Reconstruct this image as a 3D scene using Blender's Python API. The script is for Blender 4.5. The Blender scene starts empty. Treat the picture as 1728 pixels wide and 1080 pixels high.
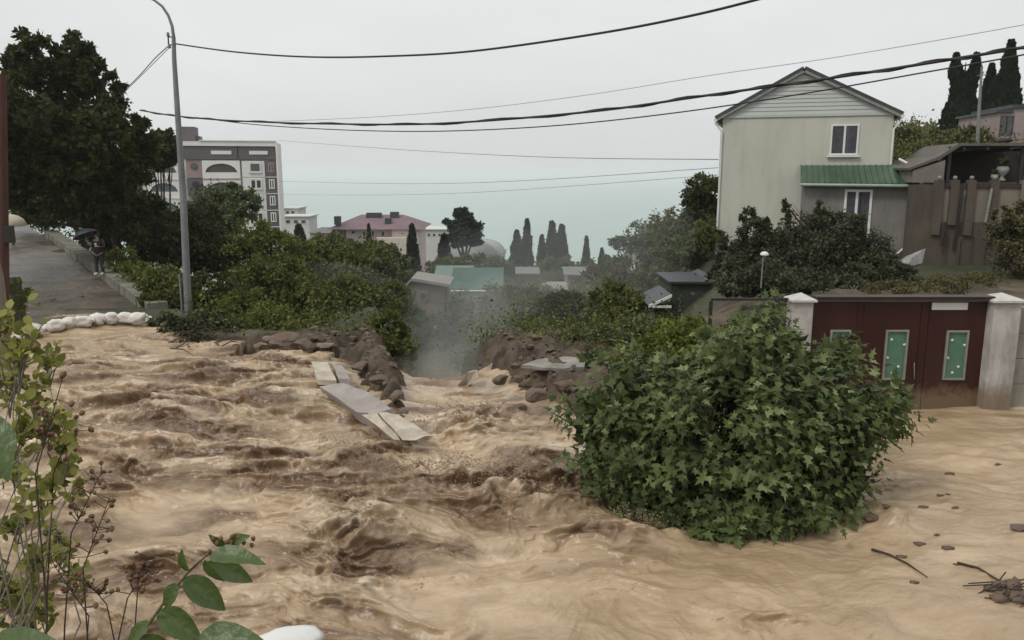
import bpy, bmesh, math, random
import numpy as np
from mathutils import Vector, Matrix, noise as mnoise
random.seed(7); rng = np.random.default_rng(7)
R = math.radians
scene = bpy.context.scene
col = scene.collection

# ---------------------------------------------------------------- camera
EYE = 4.7
HAZE = .0003
PITCH = math.atan(250 / 1344)
cam_d = bpy.data.cameras.new("camera"); cam = bpy.data.objects.new("camera", cam_d)
col.objects.link(cam); scene.camera = cam
cam_d.sensor_width = 36; cam_d.lens = 28; cam_d.clip_start = 0.05; cam_d.clip_end = 60000
cam.location = (0, 0, EYE); cam.rotation_euler = (math.pi / 2 - PITCH, 0, 0)

# ---------------------------------------------------------------- overcast sky + soft sun
SUN_EL, SUN_AZ = R(50), R(-128)          # azimuth from +Y towards +X; the brightest part of the cloud is behind the camera on the left
w = bpy.data.worlds.new("World"); scene.world = w; w.use_nodes = True
nt = w.node_tree; nt.nodes.clear()
def N(t, **k):
    n = nt.nodes.new(t)
    for a, b in k.items(): setattr(n, a, b)
    return n
L = lambda a, b: nt.links.new(a, b)
out = N('ShaderNodeOutputWorld'); bg = N('ShaderNodeBackground'); bg.inputs[1].default_value = 0.1
sky = N('ShaderNodeTexSky', sky_type='NISHITA', sun_disc=False)
sky.sun_elevation = SUN_EL; sky.sun_rotation = SUN_AZ; sky.air_density = 1.5; sky.dust_density = 4
tc = N('ShaderNodeTexCoord'); sep = N('ShaderNodeSeparateXYZ'); L(tc.outputs['Generated'], sep.inputs[0])
ramp = N('ShaderNodeValToRGB'); L(sep.outputs[2], ramp.inputs[0])
e = ramp.color_ramp.elements
e[0].position = 0.0; e[0].color = (0.75, 0.77, 0.775, 1)
e[1].position = 0.12; e[1].color = (0.80, 0.825, 0.82, 1)
x = e.new(0.3); x.color = (0.84, 0.865, 0.85, 1)
x = e.new(1.0); x.color = (1.02, 1.03, 1.0, 1)
nz = N('ShaderNodeTexNoise'); nz.inputs['Scale'].default_value = 2.2; nz.inputs['Detail'].default_value = 5
mp = N('ShaderNodeMapping'); mp.inputs['Scale'].default_value = (1, 1, 3.0); L(tc.outputs['Generated'], mp.inputs[0]); L(mp.outputs[0], nz.inputs[0])
mr = N('ShaderNodeMapRange'); mr.inputs[1].default_value = .3; mr.inputs[2].default_value = .7
mr.inputs[3].default_value = .93; mr.inputs[4].default_value = 1.06; L(nz.outputs[0], mr.inputs[0])
mul = N('ShaderNodeMixRGB', blend_type='MULTIPLY'); mul.inputs[0].default_value = 1; L(ramp.outputs[0], mul.inputs[1]); L(mr.outputs[0], mul.inputs[2])
up10 = N('ShaderNodeMixRGB', blend_type='MULTIPLY'); up10.inputs[0].default_value = 1; L(mul.outputs[0], up10.inputs[1]); up10.inputs[2].default_value = (10, 10, 10, 1)
mixs = N('ShaderNodeMixRGB'); mixs.inputs[0].default_value = 0.93; L(sky.outputs[0], mixs.inputs[1]); L(up10.outputs[0], mixs.inputs[2])
L(mixs.outputs[0], bg.inputs[0]); L(bg.outputs[0], out.inputs[0])

sd_ = bpy.data.lights.new("sun", 'SUN'); sun = bpy.data.objects.new("sun", sd_); col.objects.link(sun)
sd_.energy = 1.5; sd_.angle = R(14); sd_.color = (1.0, 0.96, 0.9)
sdir = Vector((math.sin(SUN_AZ) * math.cos(SUN_EL), math.cos(SUN_AZ) * math.cos(SUN_EL), math.sin(SUN_EL)))
sun.rotation_euler = sdir.to_track_quat('Z', 'Y').to_euler()
vs = scene.view_settings; vs.view_transform = 'Standard'; vs.look = 'None'; vs.exposure = 0.0; vs.gamma = 1; vs.use_curve_mapping = False
scene.display_settings.display_device = 'sRGB'
cy = scene.cycles
try:
    cy.volume_step_rate = 4; cy.volume_bounces = 1; cy.max_bounces = 6; cy.diffuse_bounces = 3; cy.glossy_bounces = 2
    cy.transparent_max_bounces = 8; cy.use_denoising = True
except Exception: pass

# ---------------------------------------------------------------- pixel helpers (photo is 1728 x 1080)
CTP, STP = math.cos(PITCH), math.sin(PITCH)
def ray(px, py):
    u = (px - 864) / 1344; v = (540 - py) / 1344
    return Vector((u, CTP + v * STP, -STP + v * CTP))
def P(px, py, Y):
    d = ray(px, py); k = Y / d.y
    return Vector((d.x * k, Y, EYE + d.z * k))
def G(px, py, z=0.0):
    d = ray(px, py); k = (z - EYE) / d.z
    return Vector((d.x * k, d.y * k, z))

# ---------------------------------------------------------------- numpy noise
_perm = rng.permutation(256); _perm = np.concatenate([_perm, _perm])
_ang = rng.random(256) * 2 * np.pi; _gx, _gy = np.cos(_ang), np.sin(_ang)
def pn(x, y):
    x = np.asarray(x, float); y = np.asarray(y, float)
    xi = np.floor(x).astype(int); yi = np.floor(y).astype(int); xf = x - xi; yf = y - yi
    u = xf * xf * xf * (xf * (xf * 6 - 15) + 10); v = yf * yf * yf * (yf * (yf * 6 - 15) + 10)
    def g(ix, iy, fx, fy):
        h = _perm[(_perm[ix & 255] + iy) & 255]; return _gx[h] * fx + _gy[h] * fy
    a = g(xi, yi, xf, yf); b = g(xi + 1, yi, xf - 1, yf); c = g(xi, yi + 1, xf, yf - 1); d = g(xi + 1, yi + 1, xf - 1, yf - 1)
    return 1.5 * ((a * (1 - u) + b * u) * (1 - v) + (c * (1 - u) + d * u) * v)
def fbm(x, y, o=4, gain=.5):
    s = 0; a = 1
    for i in range(o): s = s + a * pn(x * 2 ** i + 17.3 * i, y * 2 ** i - 9.1 * i); a *= gain
    return s
def ridged(x, y, o=3, gain=.5):
    s = 0; a = 1
    for i in range(o): s = s + a * (1 - 2.2 * np.abs(pn(x * 2 ** i + 31.7 * i, y * 2 ** i + 5.9 * i))); a *= gain
    return s / 1.6
def sstep(a, b, x):
    t = np.clip((x - a) / (b - a), 0, 1); return t * t * (3 - 2 * t)

# ---------------------------------------------------------------- object helpers
LOC = {}
def tag(o, label=None, cat=None, group=None, kind=None):
    if label: o['label'] = label
    if cat: o['category'] = cat
    if group: o['group'] = group
    if kind: o['kind'] = kind
    return o
def thing(name, loc, label, cat, group=None):
    o = bpy.data.objects.new(name, None); col.objects.link(o); o.location = loc
    o.empty_display_size = .3; LOC[o.name] = Vector(loc)
    return tag(o, label, cat, group)
def link(name, me, parent=None, loc=(0, 0, 0)):
    o = bpy.data.objects.new(name, me); col.objects.link(o); o.location = loc
    if parent is not None: o.parent = parent
    LOC[o.name] = (LOC[parent.name] if parent is not None else Vector((0, 0, 0))) + Vector(loc)
    return o
def copy_tree(o, parent=None):
    c = o.copy(); col.objects.link(c)
    if parent is not None: c.parent = parent
    LOC[c.name] = LOC.get(o.name, Vector((0, 0, 0)))
    for ch in o.children: copy_tree(ch, c)
    return c

class MB:
    def __init__(s): s.v = []; s.f = []; s.sm = []
    def add(s, vs_, fs, smooth=False):
        b = len(s.v); s.v += [tuple(v) for v in vs_]
        for f in fs: s.f.append([i + b for i in f]); s.sm.append(smooth)
        return s
    def box(s, c, d, rot=None, taper=1.0):
        hx, hy, hz = d[0] / 2, d[1] / 2, d[2] / 2
        vs_ = [Vector((sx * hx * (taper if sz > 0 else 1), sy * hy * (taper if sz > 0 else 1), sz * hz)) for sz in (-1, 1) for sx, sy in ((-1, -1), (1, -1), (1, 1), (-1, 1))]
        if rot is not None: vs_ = [rot @ v for v in vs_]
        c = Vector(c); vs_ = [v + c for v in vs_]
        return s.add(vs_, [(3, 2, 1, 0), (4, 5, 6, 7), (0, 1, 5, 4), (1, 2, 6, 5), (2, 3, 7, 6), (3, 0, 4, 7)])
    def prism(s, pts, off):                 # pts: closed loop in 3D, off: extrusion vector
        n = len(pts); off = Vector(off); a = [Vector(p) for p in pts]; b = [p + off for p in a]
        return s.add(a + b, [tuple(range(n)), tuple(range(2 * n - 1, n - 1, -1))] + [(i, i + n, (i + 1) % n + n, (i + 1) % n) for i in range(n)])
    def tube(s, pts, r, n=8, cap=True, smooth=True):
        pts = [Vector(p) for p in pts]; m = len(pts)
        rs = r if isinstance(r, (list, tuple)) else [r] * m
        vs_ = []; prev = None
        for i, p in enumerate(pts):
            t = (pts[min(i + 1, m - 1)] - pts[max(i - 1, 0)])
            t = t.normalized() if t.length > 1e-9 else Vector((0, 0, 1))
            if prev is None: a = t.orthogonal().normalized()
            else: a = (prev - t * prev.dot(t)); a = a.normalized() if a.length > 1e-6 else t.orthogonal().normalized()
            prev = a; b = t.cross(a)
            for k in range(n):
                q = 2 * math.pi * k / n; vs_.append(p + (a * math.cos(q) + b * math.sin(q)) * rs[i])
        fs = [(i * n + k, i * n + (k + 1) % n, (i + 1) * n + (k + 1) % n, (i + 1) * n + k) for i in range(m - 1) for k in range(n)]
        s.add(vs_, fs, smooth)
        if cap: s.add(vs_[:n], [tuple(range(n - 1, -1, -1))]); s.add(vs_[-n:], [tuple(range(n))])
        return s
    def lathe(s, c, prof, n=16, smooth=True, axis=None):
        c = Vector(c); vs_ = []
        M = axis.to_track_quat('Z', 'Y').to_matrix() if axis is not None else Matrix.Identity(3)
        for r_, z in prof:
            for k in range(n):
                q = 2 * math.pi * k / n; vs_.append(c + M @ Vector((r_ * math.cos(q), r_ * math.sin(q), z)))
        m = len(prof)
        fs = [(i * n + k, i * n + (k + 1) % n, (i + 1) * n + (k + 1) % n, (i + 1) * n + k) for i in range(m - 1) for k in range(n)]
        s.add(vs_, fs, smooth)
        if prof[0][0] > 1e-4: s.add(vs_[:n], [tuple(range(n - 1, -1, -1))])
        if prof[-1][0] > 1e-4: s.add(vs_[-n:], [tuple(range(n))])
        return s
    def blob(s, c, rad, sub=2, amp=.2, fr=1.5, rot=None, flat=None):
        bm = bmesh.new(); bmesh.ops.create_icosphere(bm, subdivisions=sub, radius=1)
        off = Vector((random.random() * 50, random.random() * 50, 0)); c = Vector(c); out_ = []
        for v in bm.verts:
            p = v.co.copy(); k = 1 + amp * mnoise.fractal(p * fr + off, 1.0, 2.0, 3)
            p = Vector((p.x * rad[0] * k, p.y * rad[1] * k, p.z * rad[2] * k))
            if rot is not None: p = rot @ p
            out_.append(p + c)
        fs = [tuple(v.index for v in f.verts) for f in bm.faces]; bm.free()
        return s.add(out_, fs, True)
    def build(s, name, mat, parent=None, loc=None):
        me = bpy.data.meshes.new(name)
        o0 = LOC[parent.name] if parent is not None else (Vector(loc) if loc is not None else Vector((0, 0, 0)))
        me.from_pydata([(v[0] - o0.x, v[1] - o0.y, v[2] - o0.z) for v in s.v], [], s.f)
        me.polygons.foreach_set('use_smooth', s.sm); me.update()
        if mat is not None: me.materials.append(mat)
        return link(name, me, parent, (0, 0, 0) if (parent is not None or loc is None) else loc)

def np_mesh(name, V, F, mat, smooth=False, attrs=None):
    """V (n,3); F (m,k) with k 3 or 4"""
    me = bpy.data.meshes.new(name); V = np.ascontiguousarray(V, dtype=np.float32); F = np.ascontiguousarray(F, dtype=np.int32)
    me.vertices.add(len(V)); me.vertices.foreach_set('co', V.ravel())
    k = F.shape[1]; me.loops.add(F.size); me.loops.foreach_set('vertex_index', F.ravel())
    me.polygons.add(len(F)); me.polygons.foreach_set('loop_start', np.arange(0, F.size, k, dtype=np.int32))
    try: me.polygons.foreach_set('loop_total', np.full(len(F), k, dtype=np.int32))
    except Exception: pass
    if smooth: me.polygons.foreach_set('use_smooth', np.ones(len(F), dtype=bool))
    for an, av in (attrs or {}).items():
        a = me.attributes.new(an, 'FLOAT', 'POINT'); a.data.foreach_set('value', np.ascontiguousarray(av, dtype=np.float32).ravel())
    me.update(calc_edges=True); me.materials.append(mat)
    return me

# ---------------------------------------------------------------- materials
def mat_new(name):
    m = bpy.data.materials.new(name); m.use_nodes = True; t = m.node_tree; t.nodes.clear()
    o = t.nodes.new('ShaderNodeOutputMaterial'); return m, t, o
def nd(t, ty, inp=None, **k):
    n = t.nodes.new(ty)
    for a, b in k.items(): setattr(n, a, b)
    for a, b in (inp or {}).items(): n.inputs[a].default_value = b
    return n
def c4(c): return (c[0], c[1], c[2], 1)
def surf(name, c1, c2=None, scale=3.0, rough=.8, bump=.2, bscale=None, stain=None, stain_amt=.4, metallic=0, spec=.4, stretch=(1, 1, 1), detail=6, tide=None):
    """procedural two-tone surface with fine grain, optional streaky stain colour"""
    m, t, o = mat_new(name); lk = t.links.new
    c2 = c2 or tuple(v * .75 for v in c1)
    g = nd(t, 'ShaderNodeTexCoord'); mp_ = nd(t, 'ShaderNodeMapping'); mp_.inputs['Scale'].default_value = stretch
    lk(g.outputs['Object'], mp_.inputs[0])
    n1 = nd(t, 'ShaderNodeTexNoise', {'Scale': scale, 'Detail': detail, 'Roughness': .62}); lk(mp_.outputs[0], n1.inputs[0])
    r1 = nd(t, 'ShaderNodeMapRange', {1: .35, 2: .68}); lk(n1.outputs[0], r1.inputs[0])
    mx = nd(t, 'ShaderNodeMixRGB', {1: c4(c1), 2: c4(c2)}); lk(r1.outputs[0], mx.inputs[0]); last = mx.outputs[0]
    if stain:
        m2 = nd(t, 'ShaderNodeMapping'); m2.inputs['Scale'].default_value = (1.3, 1.3, .22); lk(g.outputs['Object'], m2.inputs[0])
        n2 = nd(t, 'ShaderNodeTexNoise', {'Scale': 1.6, 'Detail': 5, 'Roughness': .7}); lk(m2.outputs[0], n2.inputs[0])
        r2 = nd(t, 'ShaderNodeMapRange', {1: .45, 2: .75, 4: stain_amt}); lk(n2.outputs[0], r2.inputs[0])
        mx2 = nd(t, 'ShaderNodeMixRGB', {2: c4(stain)}); lk(r2.outputs[0], mx2.inputs[0]); lk(last, mx2.inputs[1]); last = mx2.outputs[0]
    if tide:            # dried mud splashed up from the flood, ragged upper edge
        gp_ = nd(t, 'ShaderNodeNewGeometry'); sx_ = nd(t, 'ShaderNodeSeparateXYZ'); lk(gp_.outputs['Position'], sx_.inputs[0])
        n4 = nd(t, 'ShaderNodeTexNoise', {'Scale': 5, 'Detail': 6, 'Roughness': .7}); lk(gp_.outputs['Position'], n4.inputs[0])
        ml = nd(t, 'ShaderNodeMath', {1: .7}, operation='MULTIPLY'); lk(n4.outputs[0], ml.inputs[0]); sb_ = nd(t, 'ShaderNodeMath', operation='SUBTRACT'); lk(ml.outputs[0], sb_.inputs[0]); lk(sx_.outputs[2], sb_.inputs[1])
        r4 = nd(t, 'ShaderNodeMapRange', {1: tide - .25, 2: tide + .05, 4: .8}); lk(sb_.outputs[0], r4.inputs[0]); mx4 = nd(t, 'ShaderNodeMixRGB', {2: (.17, .12, .075, 1)}); lk(r4.outputs[0], mx4.inputs[0]); lk(last, mx4.inputs[1]); last = mx4.outputs[0]
    b = nd(t, 'ShaderNodeBsdfPrincipled', {'Roughness': rough, 'Metallic': metallic, 'Specular IOR Level': spec}); lk(last, b.inputs['Base Color'])
    if bump:
        n3 = nd(t, 'ShaderNodeTexNoise', {'Scale': bscale or scale * 8, 'Detail': 5}); lk(mp_.outputs[0], n3.inputs[0])
        bp = nd(t, 'ShaderNodeBump', {'Strength': bump, 'Distance': .02}); lk(n3.outputs[0], bp.inputs['Height']); lk(bp.outputs[0], b.inputs['Normal'])
    lk(b.outputs[0], o.inputs[0]); return m
def rockmesh(mb, c, rad, sub=3, cuts=9, rough=.10):
    """angular broken stone: a ball cut by random planes, then roughened"""
    bm = bmesh.new(); bmesh.ops.create_icosphere(bm, subdivisions=sub, radius=1); c = Vector(c); off = Vector((random.random() * 40, 0, 0))
    pl_ = [(Vector((random.gauss(0, 1), random.gauss(0, 1), random.gauss(0, 1))).normalized(), random.uniform(.42, .82)) for _ in range(cuts)]; out_ = []
    rot = Matrix.Rotation(random.random() * 6, 3, 'Z')
    for v in bm.verts:
        p = v.co.copy()
        for d, h in pl_:
            k = p.dot(d)
            if k > h: p -= d * (k - h)
        p += Vector(mnoise.noise_vector(p * 2.2 + off)) * rough + Vector(mnoise.noise_vector(p * 6 + off)) * rough * .5
        out_.append(rot @ Vector((p.x * rad[0], p.y * rad[1], p.z * rad[2])) + c)
    fs = [tuple(v.index for v in f.verts) for f in bm.faces]; bm.free(); return mb.add(out_, fs, False)
def leafmat(name, c1, c2, c3=None, trans=.25, rough=.5, nscale=.6):
    """foliage: per-leaf tint attribute plus slow colour drift"""
    m, t, o = mat_new(name); lk = t.links.new
    a = nd(t, 'ShaderNodeAttribute', attribute_name='tint'); g = nd(t, 'ShaderNodeNewGeometry')
    n1 = nd(t, 'ShaderNodeTexNoise', {'Scale': nscale, 'Detail': 3}); lk(g.outputs['Position'], n1.inputs[0])
    ad = nd(t, 'ShaderNodeMath', operation='ADD'); lk(a.outputs['Fac'], ad.inputs[0]); lk(n1.outputs[0], ad.inputs[1])
    sb = nd(t, 'ShaderNodeMapRange', {1: .45, 2: 1.5}); lk(ad.outputs[0], sb.inputs[0])
    cr = nd(t, 'ShaderNodeValToRGB'); lk(sb.outputs[0], cr.inputs[0]); e = cr.color_ramp.elements
    e[0].color = c4(c1); e[1].color = c4(c2)
    if c3: x_ = e.new(.93); x_.color = c4(c2); e[2].color = c4(c3)
    b = nd(t, 'ShaderNodeBsdfPrincipled', {'Roughness': rough, 'Specular IOR Level': .14}); lk(cr.outputs[0], b.inputs['Base Color'])
    tr = nd(t, 'ShaderNodeBsdfTranslucent'); br = nd(t, 'ShaderNodeMixRGB', {0: .5, 2: (.25, .3, .05, 1)}, blend_type='MIX'); lk(cr.outputs[0], br.inputs[1])
    lk(cr.outputs[0], tr.inputs[0]); ms = nd(t, 'ShaderNodeMixShader', {0: trans}); lk(b.outputs[0], ms.inputs[1]); lk(tr.outputs[0], ms.inputs[2])
    lk(ms.outputs[0], o.inputs[0]); return m
def glassmat(name, c, rough=.12):
    m, t, o = mat_new(name); b = nd(t, 'ShaderNodeBsdfPrincipled', {'Base Color': c4(c), 'Roughness': rough, 'Specular IOR Level': .8}); t.links.new(b.outputs[0], o.inputs[0]); return m

M = {}
M['plaster'] = surf('cream_plaster', (.48, .475, .415), (.43, .425, .37), .5, .9, .25, 22, stain=(.28, .28, .22), stain_amt=.4)
M['grey_plaster'] = surf('grey_render', (.22, .205, .195), (.15, .14, .13), .7, .9, .3, 18, stain=(.10, .09, .08), stain_amt=.6)
M['siding'] = surf('pale_siding', (.44, .46, .44), (.40, .42, .40), 1.0, .5, .05, 20)
M['white'] = surf('white_plastic', (.66, .66, .64), (.58, .58, .56), 2, .4, .03, 20)
M['roofdark'] = surf('dark_roof_metal', (.045, .055, .06), (.03, .035, .04), 2, .5, .1, 12)
M['green_roof'] = surf('green_roof_metal', (.040, .080, .048), (.034, .066, .042), 1.4, .32, .1, 8, stain=(.12, .2, .14), stain_amt=.35)
M['glass'] = glassmat('window_glass', (.03, .035, .04), .06)
M['maroon'] = surf('maroon_gate_paint', (.036, .006, .005), (.026, .005, .004), 1.2, .42, .12, 30, stain=(.050, .018, .012), stain_amt=.6, tide=.05)
M['dark_metal'] = surf('dark_brown_metal', (.05, .028, .024), (.03, .02, .018), 3, .5, .1)
M['black_metal'] = surf('black_metal', (.015, .015, .015), (.03, .022, .018), 3, .5, .1)
M['frosted'] = surf('green_frosted_glass', (.06, .15, .10), (.09, .19, .135), 4, .28, .25, 26, spec=.6)
M['bead'] = surf('pale_bead_glass', (.45, .58, .5), (.55, .62, .55), 6, .15, 0)
M['greyframe'] = surf('grey_panel_frame', (.26, .26, .23), (.18, .18, .16), 4, .6, .1)
M['pillar'] = surf('whitewashed_pillar', (.50, .48, .46), (.30, .28, .265), 1.6, .9, .4, 12, stain=(.13, .11, .10), stain_amt=.75, tide=-.05)
M['cap'] = surf('pillar_cap', (.55, .54, .51), (.40, .39, .36), 3, .85, .3, 18, stain=(.2, .19, .16), stain_amt=.5)
M['concrete'] = surf('weathered_concrete', (.30, .285, .26), (.19, .175, .155), 1.5, .9, .5, 9, stain=(.11, .09, .07), stain_amt=.6)
M['slab'] = surf('pale_concrete_slab', (.50, .45, .38), (.36, .31, .25), 2.2, .85, .6, 9, stain=(.2, .15, .11), stain_amt=.5)
M['slabgrey'] = surf('grey_concrete_slab', (.33, .30, .28), (.24, .21, .19), 2.2, .85, .6, 9)
M['asphalt'] = surf('wet_asphalt', (.10, .09, .082), (.065, .057, .052), .5, .38, .6, 9, stain=(.20, .165, .13), stain_amt=.5, stretch=(1, .4, 1))
M['sandbag'] = surf('white_sandbag', (.72, .69, .66), (.55, .51, .47), 4, .8, .5, 28, stain=(.32, .25, .18), stain_amt=.45)
M['galv'] = surf('galvanised_steel', (.20, .21, .215), (.13, .14, .145), 2, .5, .1, 20, stain=(.08, .085, .085), stain_amt=.4)
M['cable'] = surf('black_cable', (.012, .012, .013), (.02, .02, .02), 3, .6, 0)
M['greycable'] = surf('grey_cable', (.16, .165, .17), (.2, .2, .2), 3, .6, 0)
M['bark'] = surf('bark', (.075, .055, .04), (.04, .03, .022), 5, .9, .7, 16, stretch=(1, 1, .25))
M['palebark'] = surf('pale_bark', (.22, .19, .15), (.12, .10, .075), 5, .9, .7, 16, stretch=(1, 1, .25))
M['redbark'] = surf('weathered_red_brown_wood', (.08, .032, .022), (.045, .02, .015), 5, .8, .6, 16, stretch=(1, 1, .15))
M['rock'] = surf('muddy_rock', (.23, .18, .135), (.13, .095, .07), 2.5, .8, .9, 9, stain=(.07, .05, .035), stain_amt=.5)
M['rock2'] = surf('brown_mud_rock', (.14, .10, .07), (.08, .055, .04), 2.5, .7, .9, 9)
M['hedge'] = leafmat('dark_leaves', (.016, .020, .006), (.05, .06, .016), trans=.2)
M['cypress'] = leafmat('cypress_leaves', (.012, .022, .013), (.028, .042, .022), trans=.1)
# ---------------------------------------------------------------- ground, flood water, sea
LANDL = [(-60, 34), (-22, 27.6), (-14, 26.2), (-11.6, 24.9), (-8.6, 21.6), (-6.8, 21.2), (-4.9, 20.2), (-3.55, 17.2), (-2.35, 14.6), (-1.75, 13.75),
         (-1.85, 15.2), (-2.15, 17.5), (-2.7, 20), (-3.6, 26), (-4.5, 40), (-5, 90), (-60, 90)]
LANDR = [(.3, 16.3), (.7, 15.0), (1.8, 14.2), (3.2, 14.6), (5.2, 15.4), (5.6, 15.9), (9.9, 15.9), (14, 15.6), (60, 15.6), (60, 90), (-3.5, 90), (-3, 40), (-2.2, 26), (-.9, 20), (-.25, 17.8)]
def sdist(x, y, poly):
    """signed distance to polygon, positive inside"""
    x = np.asarray(x, float); y = np.asarray(y, float); d = np.full(x.shape, 1e9); ins = np.zeros(x.shape, bool); n = len(poly)
    for i in range(n):
        ax, ay = poly[i]; bx, by = poly[(i + 1) % n]; ex, ey = bx - ax, by - ay
        t = np.clip(((x - ax) * ex + (y - ay) * ey) / (ex * ex + ey * ey), 0, 1)
        d = np.minimum(d, (x - ax - t * ex) ** 2 + (y - ay - t * ey) ** 2)
        if by != ay:
            c = ((ay > y) != (by > y)) & (x < (bx - ax) * (y - ay) / (by - ay) + ax); ins ^= c
    d = np.sqrt(d); return np.where(ins, d, -d)
RA, RB = np.array([-12.4, 26.5]), np.array([-28.0, 48.0]); RD = (RB - RA) / np.linalg.norm(RB - RA); RN = np.array([RD[1], -RD[0]])   # RN to the right of the road
def road_sn(x, y):
    return (x - RA[0]) * RD[0] + (y - RA[1]) * RD[1], (x - RA[0]) * RN[0] + (y - RA[1]) * RN[1]
def road_z(s): return .04 + .029 * np.clip(s, -2, 26) + .02 * np.clip(s - 26, 0, 60)
def valley(x, y):
    z = .28 - .26 * np.clip(y - 21.5, 0, 22) - .11 * np.clip(y - 43.5, 0, 90) - .14 * np.clip(y - 133, 0, 340)
    return z
def terrain(x, y):
    x = np.asarray(x, float); y = np.asarray(y, float)
    v = valley(x, y)
    s, n = road_sn(x, y)
    # left hill: level with the road, dropping into the valley right of the parapet
    wl = sstep(5.5, -.0, n - .9 - .02 * s * 0) * sstep(-4, 3, s + 2)
    hill = road_z(s) + np.where(n > .3, .12, 0) + .05 * np.clip(-n - 5.5, 0, 30)
    hill = hill - .12 * np.clip(y - 75, 0, 400) - .13 * ((n < .6) & (n > -5.7))
    z = v * (1 - wl) + hill * wl
    # right hill: garden plateau, terrace behind the retaining wall, slope above
    wr = sstep(3.2, 7.5, x - .10 * np.clip(y - 20, 0, 40)) * sstep(15.6, 17.2, y) * np.maximum(sstep(50, 38, y), sstep(0, 8, x - .32 * y))
    garden = .25 + 1.15 * sstep(16, 20, y) + .1 * np.clip(y - 30, 0, 30) * sstep(10, 16, x) - .15 * np.clip(y - 40, 0, 500) * sstep(24, 14, x)
    z = z * (1 - wr) + garden * wr
    wt = sstep(15.3, 15.9, x - .36 * np.clip(y - 31, 0, 200)) * sstep(28.6, 29.0, y)
    terr = 4.3 + .07 * np.clip(y - 33, 0, 60) + .05 * np.clip(x - 22, 0, 30)
    terr = terr - .1 * np.clip(y - 95, 0, 500)
    z = z * (1 - wt) + np.maximum(terr, z) * wt
    z = z + .10 * fbm(x * .7, y * .7, 3) * sstep(60, 20, y) * (1 - sstep(.0, 1, wl) * .9) + .5 * pn(x * .06, y * .06) * sstep(40, 90, y)
    # water cuts: everything not inside the two land areas lies under the flood
    dl = sdist(x, y, LANDL); dr = sdist(x, y, LANDR); d = np.maximum(dl, dr)
    rough = .22 * fbm(x * 1.7, y * 1.7, 4) + .10 * ridged(x * 3.1, y * 3.1, 2)
    gw_ = ((x > -4.6) & (x < 2.5) & (y > 13)).astype(float); m = sstep(-.15 - .35 * gw_, .38 + .75 * gw_, d + rough + .1 * gw_)
    bed = -.75 + 0 * x
    bed = np.where(y > 13, -.75 - .13 * np.clip(y - 13, 0, 7) - .75 * np.clip(y - 20, 0, 12), bed)
    bed = np.where((x < -9) | (x > 6), -.6, bed)
    bed = np.where(y > 90, z, bed)
    lip = .32 * np.exp(-((d - .6) / .7) ** 2) * sstep(12, 14, y) * sstep(24, 19, y) * np.clip(1 + fbm(x * 1.3 + 5, y * 1.3), 0, 2) * (np.abs(x + .8) < 6)
    bank_r = .18 * np.exp(-(((x - 1.0) / 1.6) ** 2 + ((y - 18.4) / 1.6) ** 2)) * sstep(0, .5, d)
    crag = (.20 * ridged(x * 1.1, y * 1.1, 4, .6) + .08 * ridged(x * 4.3, y * 4.3, 2)) * sstep(12, 14, y) * sstep(25, 22, y) * (np.abs(x + 1.2) < 4.6) * sstep(-.2, .4, d)
    lev = (y < 27) & (y > 12) & (x < -2.6) & (dl > -.5)
    z = np.where(lev, np.maximum(z, .20 - .5 * np.clip(dl - 1.3, 0, 9)), z)
    z = np.where(y < 90, bed * (1 - m) + (z + lip * .3 + bank_r + crag - .12 * (crag != 0)) * m, z)
    # bank under the camera
    b = sstep(3.4, 2.2, y + .3 * pn(x * .6, y * .6)); z = z * (1 - b) + (3.05 + .1 * pn(x, y)) * b
    z = np.where(y > 460, np.maximum(z, -66), z)
    return z
def tz(x, y): return float(terrain(np.array([x]), np.array([y]))[0])

def axis(lo_f, hi_f, step, lo, hi, growth=1.18):
    a = list(np.arange(lo_f, hi_f + 1e-6, step)); s = step
    while a[-1] < hi: s *= growth; a.append(a[-1] + s)
    s = step; f = []
    c = lo_f
    while c > lo: s *= growth; c -= s; f.append(c)
    return np.array(f[::-1] + a)
gx = axis(-7.5, 3.5, .075, -900, 900); gy = axis(12.5, 24.5, .075, -60, 560)
X, Y = np.meshgrid(gx, gy); Z = terrain(X, Y)
def grid_faces(ny, nx):
    i = np.arange((ny - 1) * nx).reshape(ny - 1, nx)[:, :-1].ravel(); return np.stack([i, i + 1, i + nx + 1, i + nx], 1)
m, t, o = mat_new('earth_and_scrub'); lk = t.links.new
g = nd(t, 'ShaderNodeNewGeometry'); sx = nd(t, 'ShaderNodeSeparateXYZ'); lk(g.outputs['Position'], sx.inputs[0])
n1 = nd(t, 'ShaderNodeTexNoise', {'Scale': 1.2, 'Detail': 8, 'Roughness': .65}); lk(g.outputs['Position'], n1.inputs[0])
cr = nd(t, 'ShaderNodeValToRGB'); lk(n1.outputs[0], cr.inputs[0]); e = cr.color_ramp.elements
e[0].position = .36; e[0].color = (.042, .028, .018, 1); e[1].position = .66; e[1].color = (.20, .145, .095, 1)
n2 = nd(t, 'ShaderNodeTexNoise', {'Scale': .5, 'Detail': 4}); lk(g.outputs['Position'], n2.inputs[0])
c2_ = nd(t, 'ShaderNodeValToRGB'); lk(n2.outputs[0], c2_.inputs[0]); e = c2_.color_ramp.elements
e[0].position = .3; e[0].color = (.03, .035, .014, 1); e[1].position = .7; e[1].color = (.075, .08, .035, 1)
ryn = nd(t, 'ShaderNodeTexNoise', {'Scale': .9, 'Detail': 6, 'Roughness': .7}); lk(g.outputs['Position'], ryn.inputs[0]); rya = nd(t, 'ShaderNodeMath', {1: 9.0, 2: -4.5}, operation='MULTIPLY_ADD'); lk(ryn.outputs[0], rya.inputs[0])
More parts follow.
